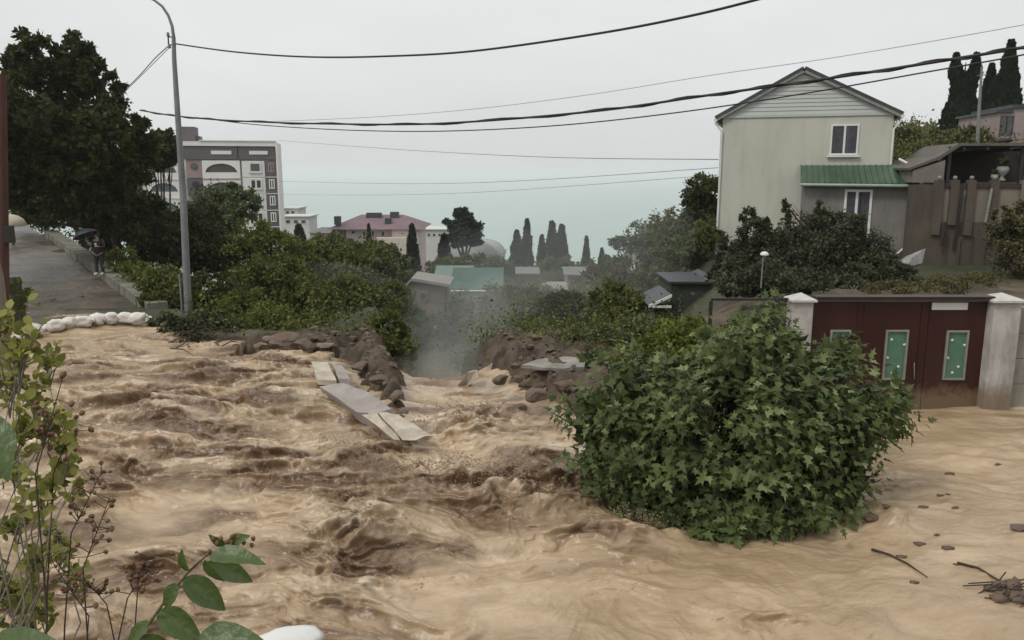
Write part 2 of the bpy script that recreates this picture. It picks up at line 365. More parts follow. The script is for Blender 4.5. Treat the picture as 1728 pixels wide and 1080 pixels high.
ryb = nd(t, 'ShaderNodeMath', operation='ADD'); lk(sx.outputs[1], ryb.inputs[0]); lk(rya.outputs[0], ryb.inputs[1]); ry = nd(t, 'ShaderNodeMapRange', {1: 21.5, 2: 24.5}); lk(ryb.outputs[0], ry.inputs[0])
mx = nd(t, 'ShaderNodeMixRGB'); lk(ry.outputs[0], mx.inputs[0]); lk(cr.outputs[0], mx.inputs[1]); lk(c2_.outputs[0], mx.inputs[2])
b = nd(t, 'ShaderNodeBsdfPrincipled', {'Roughness': .75}); lk(mx.outputs[0], b.inputs['Base Color'])
bp = nd(t, 'ShaderNodeBump', {'Strength': 1.0, 'Distance': .2}); n3 = nd(t, 'ShaderNodeTexNoise', {'Scale': 5, 'Detail': 8, 'Roughness': .7}); lk(g.outputs['Position'], n3.inputs[0])
lk(n3.outputs[0], bp.inputs['Height']); lk(bp.outputs[0], b.inputs['Normal']); lk(b.outputs[0], o.inputs[0]); M['earth'] = m
ground = link('ground', np_mesh('ground', np.stack([X.ravel(), Y.ravel(), Z.ravel()], 1), grid_faces(len(gy), len(gx)), M['earth'], True))
tag(ground, kind='structure')

# --- flood water: fan-shaped tessellation, displaced by turbulence
def gauss(x, y, cx, cy, rx, ry, a=0):
    c, s = math.cos(a), math.sin(a); dx, dy = x - cx, y - cy
    return np.exp(-(((dx * c + dy * s) / rx) ** 2 + ((-dx * s + dy * c) / ry) ** 2))
def gp(px, py): v = G(px, py); return v.x, v.y
def pxblob(x, y, px, py, rpx, rpy):
    """gaussian centred where the photo's pixel meets the water plane; radii given along x and in depth"""
    cx, cy = gp(px, py); rx = abs(gp(px + rpx, py)[0] - cx); ry = abs(gp(px, py - rpy)[1] - gp(px, py + rpy)[1]) / 2
    return gauss(x, y, cx, cy, rx, ry)
def water(x, y):
    ch = .30 + .62 * pxblob(x, y, 400, 700, 430, 190)
    for a in ((180, 620, 170, 50, .8), (360, 660, 220, 80, 1.0), (640, 780, 190, 60, 1.1), (850, 835, 200, 60, 1.25), (590, 930, 130, 90, 1.25), (1000, 900, 120, 40, .9),
              (780, 720, 90, 60, 1.1), (880, 770, 80, 50, .8), (1290, 1050, 90, 40, .6), (1430, 880, 60, 40, .7), (1650, 950, 90, 50, .25), (480, 900, 100, 60, .6), (230, 700, 120, 60, .7)):
        ch = np.maximum(ch, a[4] * pxblob(x, y, *a[:4]))
    ch = ch * (.75 + .5 * sstep(-.4, .5, pn(x * .45, y * .45)))
    for a in ((280, 850, 120, 70), (900, 1020, 190, 50), (1500, 1000, 160, 60), (1560, 740, 200, 40)):
        ch = ch * (1 - .6 * pxblob(x, y, *a))
    ch = ch * (1 - .45 * pxblob(x, y, 1400, 960, 420, 160))
    # domain warp then flow-aligned ridges
    wx = x + .55 * fbm(x * .5, y * .5, 2) + .12 * fbm(x * 2.1, y * 2.1, 2); wy = y + .55 * fbm(x * .5 + 40, y * .5, 2) + .12 * fbm(x * 2.1 + 9, y * 2.1 + 4, 2)
    # flow direction: mostly across the view, turning down into the breach
    h = .16 * fbm(wx * .38, wy * .62, 2) * (.45 + ch)
    r1 = ridged(wx * .62 + 3, wy * 1.45, 2, .35); rface = ridged(wx * .62 + 3, (wy + .22) * 1.45, 2, .35); r1 = np.sign(r1) * np.abs(r1) ** .9; h = h + .30 * ch * r1 * (.65 + .35 * pn(x * .8, y * .8))
    r2 = ridged(wx * 2.1 + 7, wy * 3.6 + 2, 2); h = h + .085 * ch * r2 + .05 * ch * ridged(wx * 1.25 + 50, wy * 3.1, 2)
    r3 = ridged(wx * 5.3, wy * 9.1, 2); h = h + .020 * (ch + .10) * r3 + .004 * fbm(x * 3.1, y * 4.6, 3) + .003 * ridged(wx * 2.6 + 30, wy * 6.2, 2)
    h = h + .006 * (ch + .3) * fbm(wx * 11, wy * 19, 2)
    # dark standing wave that crosses the middle, and the hump in front of the bush
    for (px, py, rx, ry, a) in ((850, 822, 210, 22, .26), (620, 850, 90, 26, .18), (600, 905, 80, 60, .22), (330, 690, 110, 16, .20), (1080, 905, 120, 14, .20), (420, 780, 26, 10, .2), (540, 770, 120, 16, .14), (820, 690, 60, 30, .28), (1480, 870, 40, 26, .22), (1290, 1040, 90, 12, .08)):
        h = h + a * pxblob(x, y, px, py, rx, ry) * (.6 + .7 * (fbm(x * 1.9 + 3, y * 1.9, 3) + .4))
    # breach: the surface slides down the gully
    cx = -1.15 - .10 * np.clip(y - 14, 0, 30); wch = np.exp(-((x - cx) / 2.0) ** 2)
    drop = .10 * np.clip(y - 13.2, 0, 6.8) + .62 * np.clip(y - 20, 0, 14)
    h = h - drop * sstep(12.6, 15, y) * np.where((y > 19) & (x > -4.6), 1 - (1 - sstep(2.7, 1.6, np.abs(x - cx))) * sstep(21, 19.2, y), sstep(2.7, 1.6, np.abs(x - cx)))
    h = np.where((y > 20.3) & (np.abs(x + 1.9) < 5.5), np.minimum(h, -1.2 - .5 * (y - 20.3)), h)
    far = sstep(26.2, 24.0, y + 0 * x)
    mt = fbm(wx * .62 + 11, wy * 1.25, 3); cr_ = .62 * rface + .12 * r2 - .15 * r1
    mud = sstep(.34, 1.0, ch * .55 + .55 * mt + cr_ * .85) * sstep(.12, .45, ch)  # churned mud, plus shade painted onto wave faces turned to the camera
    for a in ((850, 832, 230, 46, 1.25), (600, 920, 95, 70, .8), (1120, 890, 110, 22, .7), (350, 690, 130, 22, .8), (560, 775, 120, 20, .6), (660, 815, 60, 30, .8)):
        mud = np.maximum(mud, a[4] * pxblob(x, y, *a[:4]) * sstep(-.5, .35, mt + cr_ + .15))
    calm = sstep(.3, .1, ch)
    foam = sstep(.15, .6, r2 + .6 * r3 - .35 * r1) * sstep(.25, .7, ch) * sstep(.1, -.5, mt) + .8 * pxblob(x, y, 760, 700, 70, 50) + .5 * pxblob(x, y, 1000, 760, 160, 40)
    return h, np.clip(mud, 0, 1), np.clip(foam, 0, 1), calm  # mud holds churned mud plus painted wave-face shade
nu, nv = 1420, 560
u = np.linspace(-.92, 1.2, nu); yv = 6.3 * (29 / 6.3) ** np.linspace(0, 1, nv)
U, Yw = np.meshgrid(u, yv); Xw = U * Yw
dl = sdist(Xw, Yw, LANDL); dr = sdist(Xw, Yw, LANDR); dd = np.maximum(dl, dr)
H, MUD_SHADE, FOAM, CALM = water(Xw, Yw)
H = np.where(H < -.7, H, H * sstep(.9, -.5, dd))
H = np.where((Xw > 4.8) & (Yw > 14), H * .5, H)
F = grid_faces(nv, nu); keep = (dd.ravel()[F].max(1) < 1.1); F = F[keep]
m, t, o = mat_new('muddy_flood_water'); lk = t.links.new
am = nd(t, 'ShaderNodeAttribute', attribute_name='mud'); af = nd(t, 'ShaderNodeAttribute', attribute_name='foam')  # 'mud' carries churned mud plus painted wave-face shade
g = nd(t, 'ShaderNodeNewGeometry'); mp_ = nd(t, 'ShaderNodeMapping'); mp_.inputs['Scale'].default_value = (1, 2.0, 1); lk(g.outputs['Position'], mp_.inputs[0])
n1 = nd(t, 'ShaderNodeTexNoise', {'Scale': 1.1, 'Detail': 7, 'Roughness': .65, 'Distortion': .8}); lk(mp_.outputs[0], n1.inputs[0])
r1 = nd(t, 'ShaderNodeMapRange', {1: .36, 2: .66}); lk(n1.outputs[0], r1.inputs[0])
base = nd(t, 'ShaderNodeMixRGB', {1: (.345, .245, .148, 1), 2: (.52, .39, .26, 1)}); lk(r1.outputs[0], base.inputs[0])
nL = nd(t, 'ShaderNodeTexNoise', {'Scale': .33, 'Detail': 4, 'Roughness': .6, 'Distortion': .6}); lk(mp_.outputs[0], nL.inputs[0]); rL = nd(t, 'ShaderNodeMapRange', {1: .38, 2: .64, 4: .75}); lk(nL.outputs[0], rL.inputs[0])
base2 = nd(t, 'ShaderNodeMixRGB', {2: (.285, .20, .115, 1)}); lk(rL.outputs[0], base2.inputs[0]); lk(base.outputs[0], base2.inputs[1])
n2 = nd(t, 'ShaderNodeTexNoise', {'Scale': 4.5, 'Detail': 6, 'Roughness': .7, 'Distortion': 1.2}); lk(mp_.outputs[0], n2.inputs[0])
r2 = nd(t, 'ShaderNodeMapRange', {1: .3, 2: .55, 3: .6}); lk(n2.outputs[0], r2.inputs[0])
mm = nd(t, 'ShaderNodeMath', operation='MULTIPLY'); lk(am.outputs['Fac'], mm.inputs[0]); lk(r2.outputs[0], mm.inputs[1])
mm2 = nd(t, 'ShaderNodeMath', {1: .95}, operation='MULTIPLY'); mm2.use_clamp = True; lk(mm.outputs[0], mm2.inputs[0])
mx = nd(t, 'ShaderNodeMixRGB', {2: (.105, .055, .026, 1)}); lk(mm2.outputs[0], mx.inputs[0]); lk(base2.outputs[0], mx.inputs[1])  # dark brown for both the churned mud and the painted wave-face shade
mf = nd(t, 'ShaderNodeMath', {1: .6}, operation='MULTIPLY'); lk(af.outputs['Fac'], mf.inputs[0])
mf2 = nd(t, 'ShaderNodeMath', operation='MULTIPLY'); n5 = nd(t, 'ShaderNodeTexNoise', {'Scale': 3.2, 'Detail': 5, 'Roughness': .6}); mp5 = nd(t, 'ShaderNodeMapping'); mp5.inputs['Scale'].default_value = (.6, 2.6, 1); lk(g.outputs['Position'], mp5.inputs[0]); lk(mp5.outputs[0], n5.inputs[0])
r5 = nd(t, 'ShaderNodeMapRange', {1: .42, 2: .6}); lk(n5.outputs[0], r5.inputs[0]); lk(mf.outputs[0], mf2.inputs[0]); lk(r5.outputs[0], mf2.inputs[1])
mx2 = nd(t, 'ShaderNodeMixRGB', {2: (.66, .55, .42, 1)}); lk(mf2.outputs[0], mx2.inputs[0]); lk(mx.outputs[0], mx2.inputs[1])
b = nd(t, 'ShaderNodeBsdfPrincipled', {'Roughness': .27, 'Specular IOR Level': .5}); lk(mx2.outputs[0], b.inputs['Base Color'])
n3 = nd(t, 'ShaderNodeTexNoise', {'Scale': 13, 'Detail': 5, 'Roughness': .6, 'Distortion': .2}); lk(mp_.outputs[0], n3.inputs[0])
n4 = nd(t, 'ShaderNodeTexNoise', {'Scale': 5, 'Detail': 4, 'Roughness': .6, 'Distortion': 1.5}); lk(mp_.outputs[0], n4.inputs[0])
b1 = nd(t, 'ShaderNodeBump', {'Strength': .3, 'Distance': .03}); lk(n3.outputs[0], b1.inputs['Height'])
b2 = nd(t, 'ShaderNodeBump', {'Strength': .22, 'Distance': .06}); lk(n4.outputs[0], b2.inputs['Height']); lk(b1.outputs[0], b2.inputs['Normal'])
lk(b2.outputs[0], b.inputs['Normal']); lk(b.outputs[0], o.inputs[0]); M['flood'] = m
Yc = Yw - 1.0 * np.clip(H, 0, .5) * (H > 0) + .06 * pn(Xw * 2.3, Yw * 2.3) * np.clip(H, 0, .5) * 4      # crests lean over
me = np_mesh('flood_water', np.stack([Xw.ravel(), Yc.ravel(), H.ravel()], 1), F, M['flood'], True, {'mud': MUD_SHADE, 'foam': FOAM})
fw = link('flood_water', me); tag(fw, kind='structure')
# the flood beyond the fan (outside the frame)
def wh(x, y): return float(water(np.array([x]), np.array([y]))[0][0])

# --- sea
m, t, o = mat_new('pale_sea'); lk = t.links.new
g = nd(t, 'ShaderNodeNewGeometry'); mp_ = nd(t, 'ShaderNodeMapping'); mp_.inputs['Scale'].default_value = (.002, .009, 1); lk(g.outputs['Position'], mp_.inputs[0])
n1 = nd(t, 'ShaderNodeTexNoise', {'Scale': 1, 'Detail': 5}); lk(mp_.outputs[0], n1.inputs[0])
mx = nd(t, 'ShaderNodeMixRGB', {1: (.29, .385, .365, 1), 2: (.35, .43, .405, 1)}); lk(n1.outputs[0], mx.inputs[0])
b = nd(t, 'ShaderNodeBsdfPrincipled', {'Roughness': .45, 'Specular IOR Level': .5}); lk(mx.outputs[0], b.inputs['Base Color'])
n3 = nd(t, 'ShaderNodeTexNoise', {'Scale': .25, 'Detail': 5}); lk(g.outputs['Position'], n3.inputs[0])
bp = nd(t, 'ShaderNodeBump', {'Strength': .3, 'Distance': .6}); lk(n3.outputs[0], bp.inputs['Height']); lk(bp.outputs[0], b.inputs['Normal'])
lk(b.outputs[0], o.inputs[0])
sea = link('sea', np_mesh('sea', np.array([(-9500, 380, -60), (9500, 380, -60), (9500, 9500, -60), (-9500, 9500, -60)], float), np.array([[0, 1, 2, 3]]), m)); tag(sea, kind='structure')
# ================================================================ buildings and walls
Zax = Vector((0, 0, 1))
class Facade:
    """local frame on a vertical wall: a along the wall, b into the building, z up; F.at(px,py) gives (a,z) where the photo's pixel meets the wall"""
    def __init__(s, origin, ang):
        s.o = Vector((origin[0], origin[1], 0)); s.a = Vector((math.cos(ang), math.sin(ang), 0)); s.b = Vector((-math.sin(ang), math.cos(ang), 0)); s.ang = ang
        s.rot = Matrix.Rotation(ang, 3, 'Z')
    def at(s, px, py, b=0.0):
        d = ray(px, py); e_ = Vector((0, 0, EYE)); o_ = s.o + s.b * b
        k = (o_ - e_).dot(s.b) / d.dot(s.b); p = e_ + d * k
        return (p - s.o).dot(s.a), p.z
    def w(s, a, b, z): return s.o + s.a * a + s.b * b + Zax * z
    def box(s, mb, a0, a1, b0, b1, z0, z1):
        return mb.box(s.w((a0 + a1) / 2, (b0 + b1) / 2, (z0 + z1) / 2), (abs(a1 - a0), abs(b1 - b0), abs(z1 - z0)), s.rot)
def window(F, root, a0, a1, z0, z1, b=0, mull=(.5,), frame=.07, sill=True, name='window', fm=None, curtain=False, depth=.05):
    fm = fm or M['white']; mb = MB(); t_ = frame
    for q in ((a0, a0 + t_, z0, z1), (a1 - t_, a1, z0, z1), (a0 + t_, a1 - t_, z0, z0 + t_), (a0 + t_, a1 - t_, z1 - t_, z1)):
        F.box(mb, q[0], q[1], b - depth, b + .03, q[2], q[3])
    for m_ in mull:
        am_ = a0 + (a1 - a0) * m_; F.box(mb, am_ - t_ * .55, am_ + t_ * .55, b - depth - .004, b + .026, z0 + t_, z1 - t_)
    fr = mb.build(name, fm, root)
    g_ = MB(); F.box(g_, a0 + t_ * .9, a1 - t_ * .9, b - .02, b + .012, z0 + t_ * .9, z1 - t_ * .9); g_.build('pane', M['glass'], fr)
    if sill: g_ = MB(); F.box(g_, a0 - .08, a1 + .08, b - .14, b + .02, z0 - .075, z0 - .012); g_.build('sill', fm, fr)
    if curtain:
        g_ = MB()
        for i in range(9):
            x0 = a0 + t_ + (a1 - a0 - 2 * t_) * i / 9
            if i in (5,): continue
            F.box(g_, x0, x0 + (a1 - a0) / 9 * .9, b - .028 - .003 * (i % 2), b - .021, z0 + t_, z1 - t_)
        g_.build('curtain', surf('curtain_cloth', (.075, .07, .08), (.04, .038, .045), 5, .9, .2), fr)
    return fr

# ---- cream gabled house
HF = Facade((8.62, 33.5), -.314)
wa, _ = HF.at(1500, 300); zE = HF.at(1350, 193)[1]; zP = HF.at(1357, 119)[1]; ac = HF.at(1357, 119)[0]
zB = -1.0; DEP = 8.5
house = thing('gabled_house', HF.w(0, 0, 0), 'tall cream plastered house with a pale sided gable and a dark pitched roof', 'house')
mb = MB(); HF.box(mb, 0, wa, .0, DEP, zB, zE); mb.build('wall', M['plaster'], house)
# base course of peeling whitewash at the left corner
# gable boards
nb = 11; hb = (zP - zE) / nb
for i in range(nb):
    z0 = zE + i * hb; z1 = z0 + hb * .985; f0 = (z0 - zE) / (zP - zE); f1 = (z1 - zE) / (zP - zE)
    l0, r0_ = ac * f0, wa - (wa - ac) * f0; l1, r1_ = ac * f1, wa - (wa - ac) * f1
    mb = MB(); pr = [HF.w(l0, -.035, z0), HF.w(r0_, -.035, z0), HF.w(r1_, -.012, z1), HF.w(l1, -.012, z1)]
    mb.prism(pr, HF.b * .06); mb.build('siding_board', M['siding'], house)
mb = MB(); mb.prism([HF.w(0, 0.03, zE), HF.w(wa, 0.03, zE), HF.w(ac, .03, zP)], HF.b * (DEP - .03)); mb.build('gable', M['siding'], house)
def roofslab(mb, F, p0, p1, b0, b1, th):
    (a0, z0), (a1, z1) = p0, p1; n_ = Vector((-(z1 - z0), 0, (a1 - a0))); n_ = n_.normalized() * th
    if n_.z < 0: n_ = -n_
    q = [F.w(a0, b0, z0), F.w(a1, b0, z1), F.w(a1 + n_.x, b0, z1 + n_.z), F.w(a0 + n_.x, b0, z0 + n_.z)]
    mb.prism(q, F.b * (b1 - b0))
sl = (zP - zE) / ac; sr = (zP - zE) / (wa - ac); oh = .28
rf = MB(); roofslab(rf, HF, (-oh, zE - sl * oh + .05), (ac, zP + .05), -.22, DEP + .3, .10)
roofslab(rf, HF, (wa + oh, zE - sr * oh + .05), (ac, zP + .05), -.22, DEP + .3, .10)
ro = rf.build('roof', M['roofdark'], house)
mb = MB()
for (A, B) in (((-oh, zE - sl * oh), (ac, zP)), ((wa + oh, zE - sr * oh), (ac, zP))):
    roofslab(mb, HF, (A[0], A[1] - .085), (B[0], B[1] - .085), -.19, -.15, .13)
mb.build('fascia', M['greyframe'], ro)
mb = MB(); HF.box(mb, -.02, wa + .02, -.05, -.002, zE - .09, zE - .004); mb.build('trim', M['siding'], house)
for a_, sgn in ((0, -1), (wa, 1)):
    mb = MB(); zz = zE - .1; a2 = a_ + sgn * oh
    mb.tube([HF.w(a2, -.2, zE - (sl if sgn < 0 else sr) * oh - .02), HF.w(a2, DEP + .2, zE - (sl if sgn < 0 else sr) * oh - .04)], .07, 8)
    gt = mb.build('gutter', M['white'], house)
    mb = MB(); a3 = a_ + sgn * .02
    end = zB if sgn < 0 else HF.at(1497, 278)[1]
    mb.tube([HF.w(a2, -.12, zE - .28), HF.w(a3, -.06, zE - .62), HF.w(a3, -.06, end)], .045, 8); mb.build('downpipe', M['white'], house)
A0, Z0 = HF.at(1399, 262); A1, Z1 = HF.at(1451, 209)
window(HF, house, A0, A1, Z0, Z1, mull=(.5,), curtain=True)
# annex
b_an = -1.5
aL = HF.at(1354, 330, b_an)[0]; aR = HF.at(1537, 330, b_an)[0]; zT = HF.at(1450, 312, b_an)[1]; zTop = HF.at(1420, 281, 0)[1]
mb = MB(); HF.box(mb, aL, aR, b_an, 1.0 if False else -.004, zB, zT); mb.build('annex_wall', M['grey_plaster'], house)
aRr = HF.at(1552, 310, b_an - .25)[0]; aHi = HF.at(1523, 281, 0)[0]
mb = MB(); e0 = HF.w(aL - .08, b_an - .28, zT + .02); e1 = HF.w(aRr, b_an - .28, zT + .02); t0 = HF.w(aL - .08, -.01, zTop); t1 = HF.w(aHi - .1, -.01, zTop); r1b = HF.w(aRr, 2.5, zT + .02); t2 = HF.w(aHi - .1, 2.5, zTop)
up = Zax * .05
mb.prism([e0, e1, t1, t0], up); mb.prism([e1, r1b, t2, t1], up); an = mb.build('annex_roof', M['green_roof'], house)
n_r = 17
for i in range(n_r + 1):
    k = i / n_r; a_ = aL - .08 + (aHi - .1 - aL + .08) * k
    mb = MB(); mb.tube([HF.w(a_, b_an - .28, zT + .09), HF.w(a_, -.02, zTop + .07)], .022, 5, smooth=False); mb.build('roof_rib', M['green_roof'], an)
mb = MB(); mb.tube([HF.w(aL - .1, b_an - .32, zT), HF.w(aRr, b_an - .32, zT - .03)], .06, 8); mb.build('gutter', surf('greygreen_gutter', (.30, .36, .30), rough=.4), an)
mb = MB(); mb.tube([HF.w(aHi - .15, -.05, zTop + .28), HF.w(aHi + .1, -.3, zTop + .12), HF.w(aRr - .12, b_an - .1, zT + .22)], .05, 8); mb.build('ridge_strip', M['white'], an)
q = lambda px, py: HF.w(*(lambda az: (az[0], b_an - .08, az[1]))(HF.at(px, py, b_an - .08)))
mb = MB(); mb.tube([HF.w(aRr - .1, b_an - .32, zT - .05), q(1541, 322), q(1531, 400), q(1526, 418), q(1508, 434), q(1499, 446)], .045, 8); mb.build('downpipe', M['white'], house)
A0, Z0 = HF.at(1420, 400, b_an); A1, Z1 = HF.at(1473, 320, b_an)
window(HF, house, A0, A1, Z0, Z1, b=b_an, mull=(.45,), frame=.085, sill=True, curtain=True)
# peeling masonry base of the house corner
mb = MB(); az = HF.at(1205, 560); HF.box(mb, -.12, HF.at(1240, 500)[0], -.22, -.003, -1.2, HF.at(1220, 470)[1])
mb.build('masonry_base', surf('peeling_stone_base', (.50, .46, .40), (.10, .08, .065), 5, .95, 1, 10, stretch=(1.6, 1.6, .5), detail=9), house)

# ---- gate: two pillars, door leaves with glass panels, lintel
GY = 15.45
def gpt(px, py, dy=0): return P(px, py, GY + dy)
gate = thing('metal_gate', (gpt(1515, 690).x, GY, 0), 'wide maroon metal gate with green glass panels and a blank white plate', 'gate')
zt = gpt(1500, 507).z
xL, xR = gpt(1365, 600).x, gpt(1661, 600).x
leaf_edges = [(xL, gpt(1440, 600).x - .006), (gpt(1440, 600).x + .006, gpt(1560, 600).x - .006), (gpt(1560, 600).x + .006, xR)]
panels = [(1397, 1431, 556, 640), (1490, 1528, 556, 640), (1592, 1629, 557, 640)]
for (x0, x1), (pa, pb, pc, pd) in zip(leaf_edges, panels):
    X0, X1 = gpt(pa, 600).x, gpt(pb, 600).x; Z1_, Z0_ = gpt(1500, pc).z, gpt(1500, pd).z
    # sheet with a real opening: four pieces round the glass
    mb = MB()
    for (xa, xb, za, zb) in ((x0, X0, -.5, zt - .02), (X1, x1, -.5, zt - .02), (X0, X1, -.5, Z0_), (X0, X1, Z1_, zt - .02)):
        mb.box(((xa + xb) / 2, GY, (za + zb) / 2), (xb - xa, .05, zb - za))
    lf = mb.build('door_leaf', M['maroon'], gate)
    mb = MB(); fw_ = .035
    for (xa, xb, za, zb) in ((X0, X0 + fw_, Z0_, Z1_), (X1 - fw_, X1, Z0_, Z1_), (X0 + fw_, X1 - fw_, Z0_, Z0_ + fw_), (X0 + fw_, X1 - fw_, Z1_ - fw_, Z1_)):
        mb.box(((xa + xb) / 2, GY - .03, (za + zb) / 2), (xb - xa, .07, zb - za))
    mb.build('panel_frame', M['greyframe'], lf)
    mb = MB(); mb.box(((X0 + X1) / 2, GY - .012, (Z0_ + Z1_) / 2), (X1 - X0 - .06, .02, Z1_ - Z0_ - .06)); mb.build('glass_panel', M['frosted'], lf)
    for (fx, fz) in ((.3, .80), (.88, .70), (.18, .44), (.7, .26), (.45, .14), (.62, .9))[: 5 if pa > 1400 else 3]:
        mb = MB(); mb.lathe((X0 + (X1 - X0) * fx, GY - .024, Z0_ + (Z1_ - Z0_) * fz), [(.03, 0), (.026, .012), (.014, .02), (0, .023)], 10, axis=Vector((0, -1, 0))); mb.build('glass_bead', M['bead'], lf)
for xq in (1452, 1548):      # thin vertical seams of the frame
    x_ = gpt(xq, 600).x; mb = MB(); mb.box((x_, GY - .032, zt / 2 - .3), (.03, .014, zt + .5)); mb.build('frame_seam', M['maroon'], gate)
mb = MB(); mb.tube([gpt(1543, 640, -.05) + Vector((0, 0, 0)), gpt(1543, 634, -.09), gpt(1543, 618, -.09), gpt(1543, 612, -.05)], .011, 6); mb.build('handle', M['galv'], gate)
mb = MB(); mb.box(((xL + xR) / 2, GY - .06, zt + .035), (xR - xL - .02, .22, .05)); mb.box(((xL + xR) / 2, GY - .03, zt + .085), (xR - xL - .02, .30, .03)); mb.build('lintel', M['dark_metal'], gate)
p0, p1 = gpt(1570, 522), gpt(1631, 510)
mb = MB(); mb.box(((p0.x + p1.x) / 2, GY - .045, (p0.z + p1.z) / 2), (p1.x - p0.x, .03, p1.z - p0.z)); mb.build('name_plate', M['white'], gate)
def pillar(pxl, pxr, label, dz=0):
    x0, x1 = gpt(pxl, 600, -.1).x, gpt(pxr, 600, -.1).x; wd = x1 - x0; xc = (x0 + x1) / 2
    t_ = thing('gate_pillar', (xc, GY, 0), label, 'pillar', 'pillars either side of the gate')
    mb = MB(); mb.box((xc, GY, (zt - .5) / 2 - .01), (wd, wd * .95, zt + .5)); mb.build('shaft', M['pillar'], t_)
    mb = MB(); z_ = zt + .0; e_ = wd / 2 + .055; mb.add([(xc - e_, GY - e_, z_), (xc + e_, GY - e_, z_), (xc + e_, GY + e_, z_), (xc - e_, GY + e_, z_), (xc - e_, GY - e_, z_ + .04), (xc + e_, GY - e_, z_ + .04), (xc + e_, GY + e_, z_ + .04), (xc - e_, GY + e_, z_ + .04), (xc, GY, z_ + .16)],
        [(3, 2, 1, 0), (0, 1, 5, 4), (1, 2, 6, 5), (2, 3, 7, 6), (3, 0, 4, 7), (4, 5, 8), (5, 6, 8), (6, 7, 8), (7, 4, 8)])
    mb.build('cap', M['cap'], t_); return t_
pillar(1331, 1364, 'narrow pillar with a pyramid cap at the bush side of the gate')
pillar(1661, 1706, 'wide whitewashed pillar with a pyramid cap by the grey wall')
# rail and post left of the gate
rl = thing('iron_rail', (gpt(1200, 600).x, GY, 0), 'thin dark iron rail on a post between the bush and the gate', 'railing')
mb = MB(); xa, xb = gpt(1200, 505).x, gpt(1333, 505).x; zr = gpt(1260, 505).z; mb.box(((xa + xb) / 2, GY, zr), (xb - xa, .06, .05)); mb.build('rail', M['black_metal'], rl)
mb = MB(); mb.box((xa, GY, zr / 2 - .28), (.06, .06, zr + .5)); mb.build('post', M['black_metal'], rl)
# grey wall to the right of the gate, built of courses
gw = thing('block_wall', (gpt(1712, 600).x, GY, 0), 'grey concrete wall running right from the wide gate pillar', 'wall')
xw0 = gpt(1707, 600).x; zw = gpt(1715, 518).z; ncs = 5
for r_ in range(ncs):
    for c_ in range(8):
        z0 = -.5 + (zw + .5) * r_ / ncs; z1 = -.5 + (zw + .5) * (r_ + 1) / ncs - .012; xa = xw0 + c_ * .9 - (.45 if r_ % 2 else 0); xb = xa + .888
        xa = max(xa, xw0)
        mb = MB(); mb.box(((xa + xb) / 2, GY + .1, (z0 + z1) / 2), (xb - xa, .22 + .01 * ((r_ * 7 + c_ * 3) % 3), z1 - z0)); mb.build('concrete_block', M['concrete'], gw)
mb = MB(); mb.box((xw0 + 3.6, GY + .1, zw / 2 - .27), (7.1, .18, zw + .45)); mb.build('mortar_core', M['concrete'], gw)

# ---- retaining wall and terrace on the right
RF = Facade((15.3, 28.2), -.20)
zb_ = -.6
M['terr'] = surf('brown_rendered_wall', (.105, .083, .066), (.065, .052, .042), .5, .95, .6, 7, stain=(.045, .035, .028), stain_amt=.75)
M['terrpanel'] = surf('beige_terrace_panel', (.21, .185, .155), (.16, .14, .115), 1.2, .9, .4, 9, stain=(.08, .06, .045), stain_amt=.5)
a0, zt0 = RF.at(1545, 312); 
tw = thing('retaining_wall', RF.w(0, 0, 0), 'high brown retaining wall with beige panels right of the house annex', 'wall')
aE = RF.at(1728, 400)[0] + 8; zmid = RF.at(1640, 375)[1]
mb = MB(); RF.box(mb, RF.at(1541, 400)[0], aE, 0, 1.2, zb_, zmid); mb.build('lower_wall', M['terr'], tw)
mb = MB(); RF.box(mb, RF.at(1541, 400)[0], aE, .15, 1.2, zmid, RF.at(1640, 312)[1]); mb.build('upper_wall', M['terr'], tw)
zc = RF.at(1640, 311)[1]
posts = [1583, 1609, 1637, 1676, 1728, 1790]
for i, px in enumerate(posts):
    a_ = RF.at(px, 330)[0]
    mb = MB(); RF.box(mb, a_ - .13, a_ + .13, -.12, .148, zmid - (.1 if i % 2 else .45), zc + .15)
    pm = mb.build('post', M['terr'] if px != 1728 else M['terrpanel'], tw)
    mb = MB(); mb.lathe(RF.w(a_, .0, zc + .15), [(.03, 0), (.06, .03), (.075, .075), (.06, .12), (.02, .14), (0, .145)], 12); mb.build('ball_finial', M['greyframe'], pm)
    if i < 5:
        a2 = RF.at(posts[i + 1], 330)[0]; mb = MB(); RF.box(mb, a_ + .135, a2 - .135, .02, .146, zmid - .25 + .1 * (i % 3), zc - .12); mb.build('panel', M['terrpanel'], tw)
        mb = MB(); RF.box(mb, a_ + .135, a2 - .135, -.04, .147, zc - .115, zc + .02); mb.build('coping', M['dark_metal'], tw)
for (pa, pc, pd, ma) in ((1618, 318, 420, 'black_metal'), (1667, 318, 375, 'greyframe'), (1596, 375, 415, 'black_metal')):
    a_ = RF.at(pa, 350)[0]; mb = MB(); mb.tube([RF.w(a_, -.17, RF.at(pa, pc)[1]), RF.w(a_ - .08, -.17, RF.at(pa - 2, pd)[1])], .05, 7); mb.build('pipe', M[ma], tw)
# piers of the lower wall
for px in (1608, 1650):
    a_ = RF.at(px, 440)[0]; mb = MB(); RF.box(mb, a_ - .2, a_ + .16, -.10, -.003, zb_, zmid - .5); mb.build('pier', M['terr'], tw)
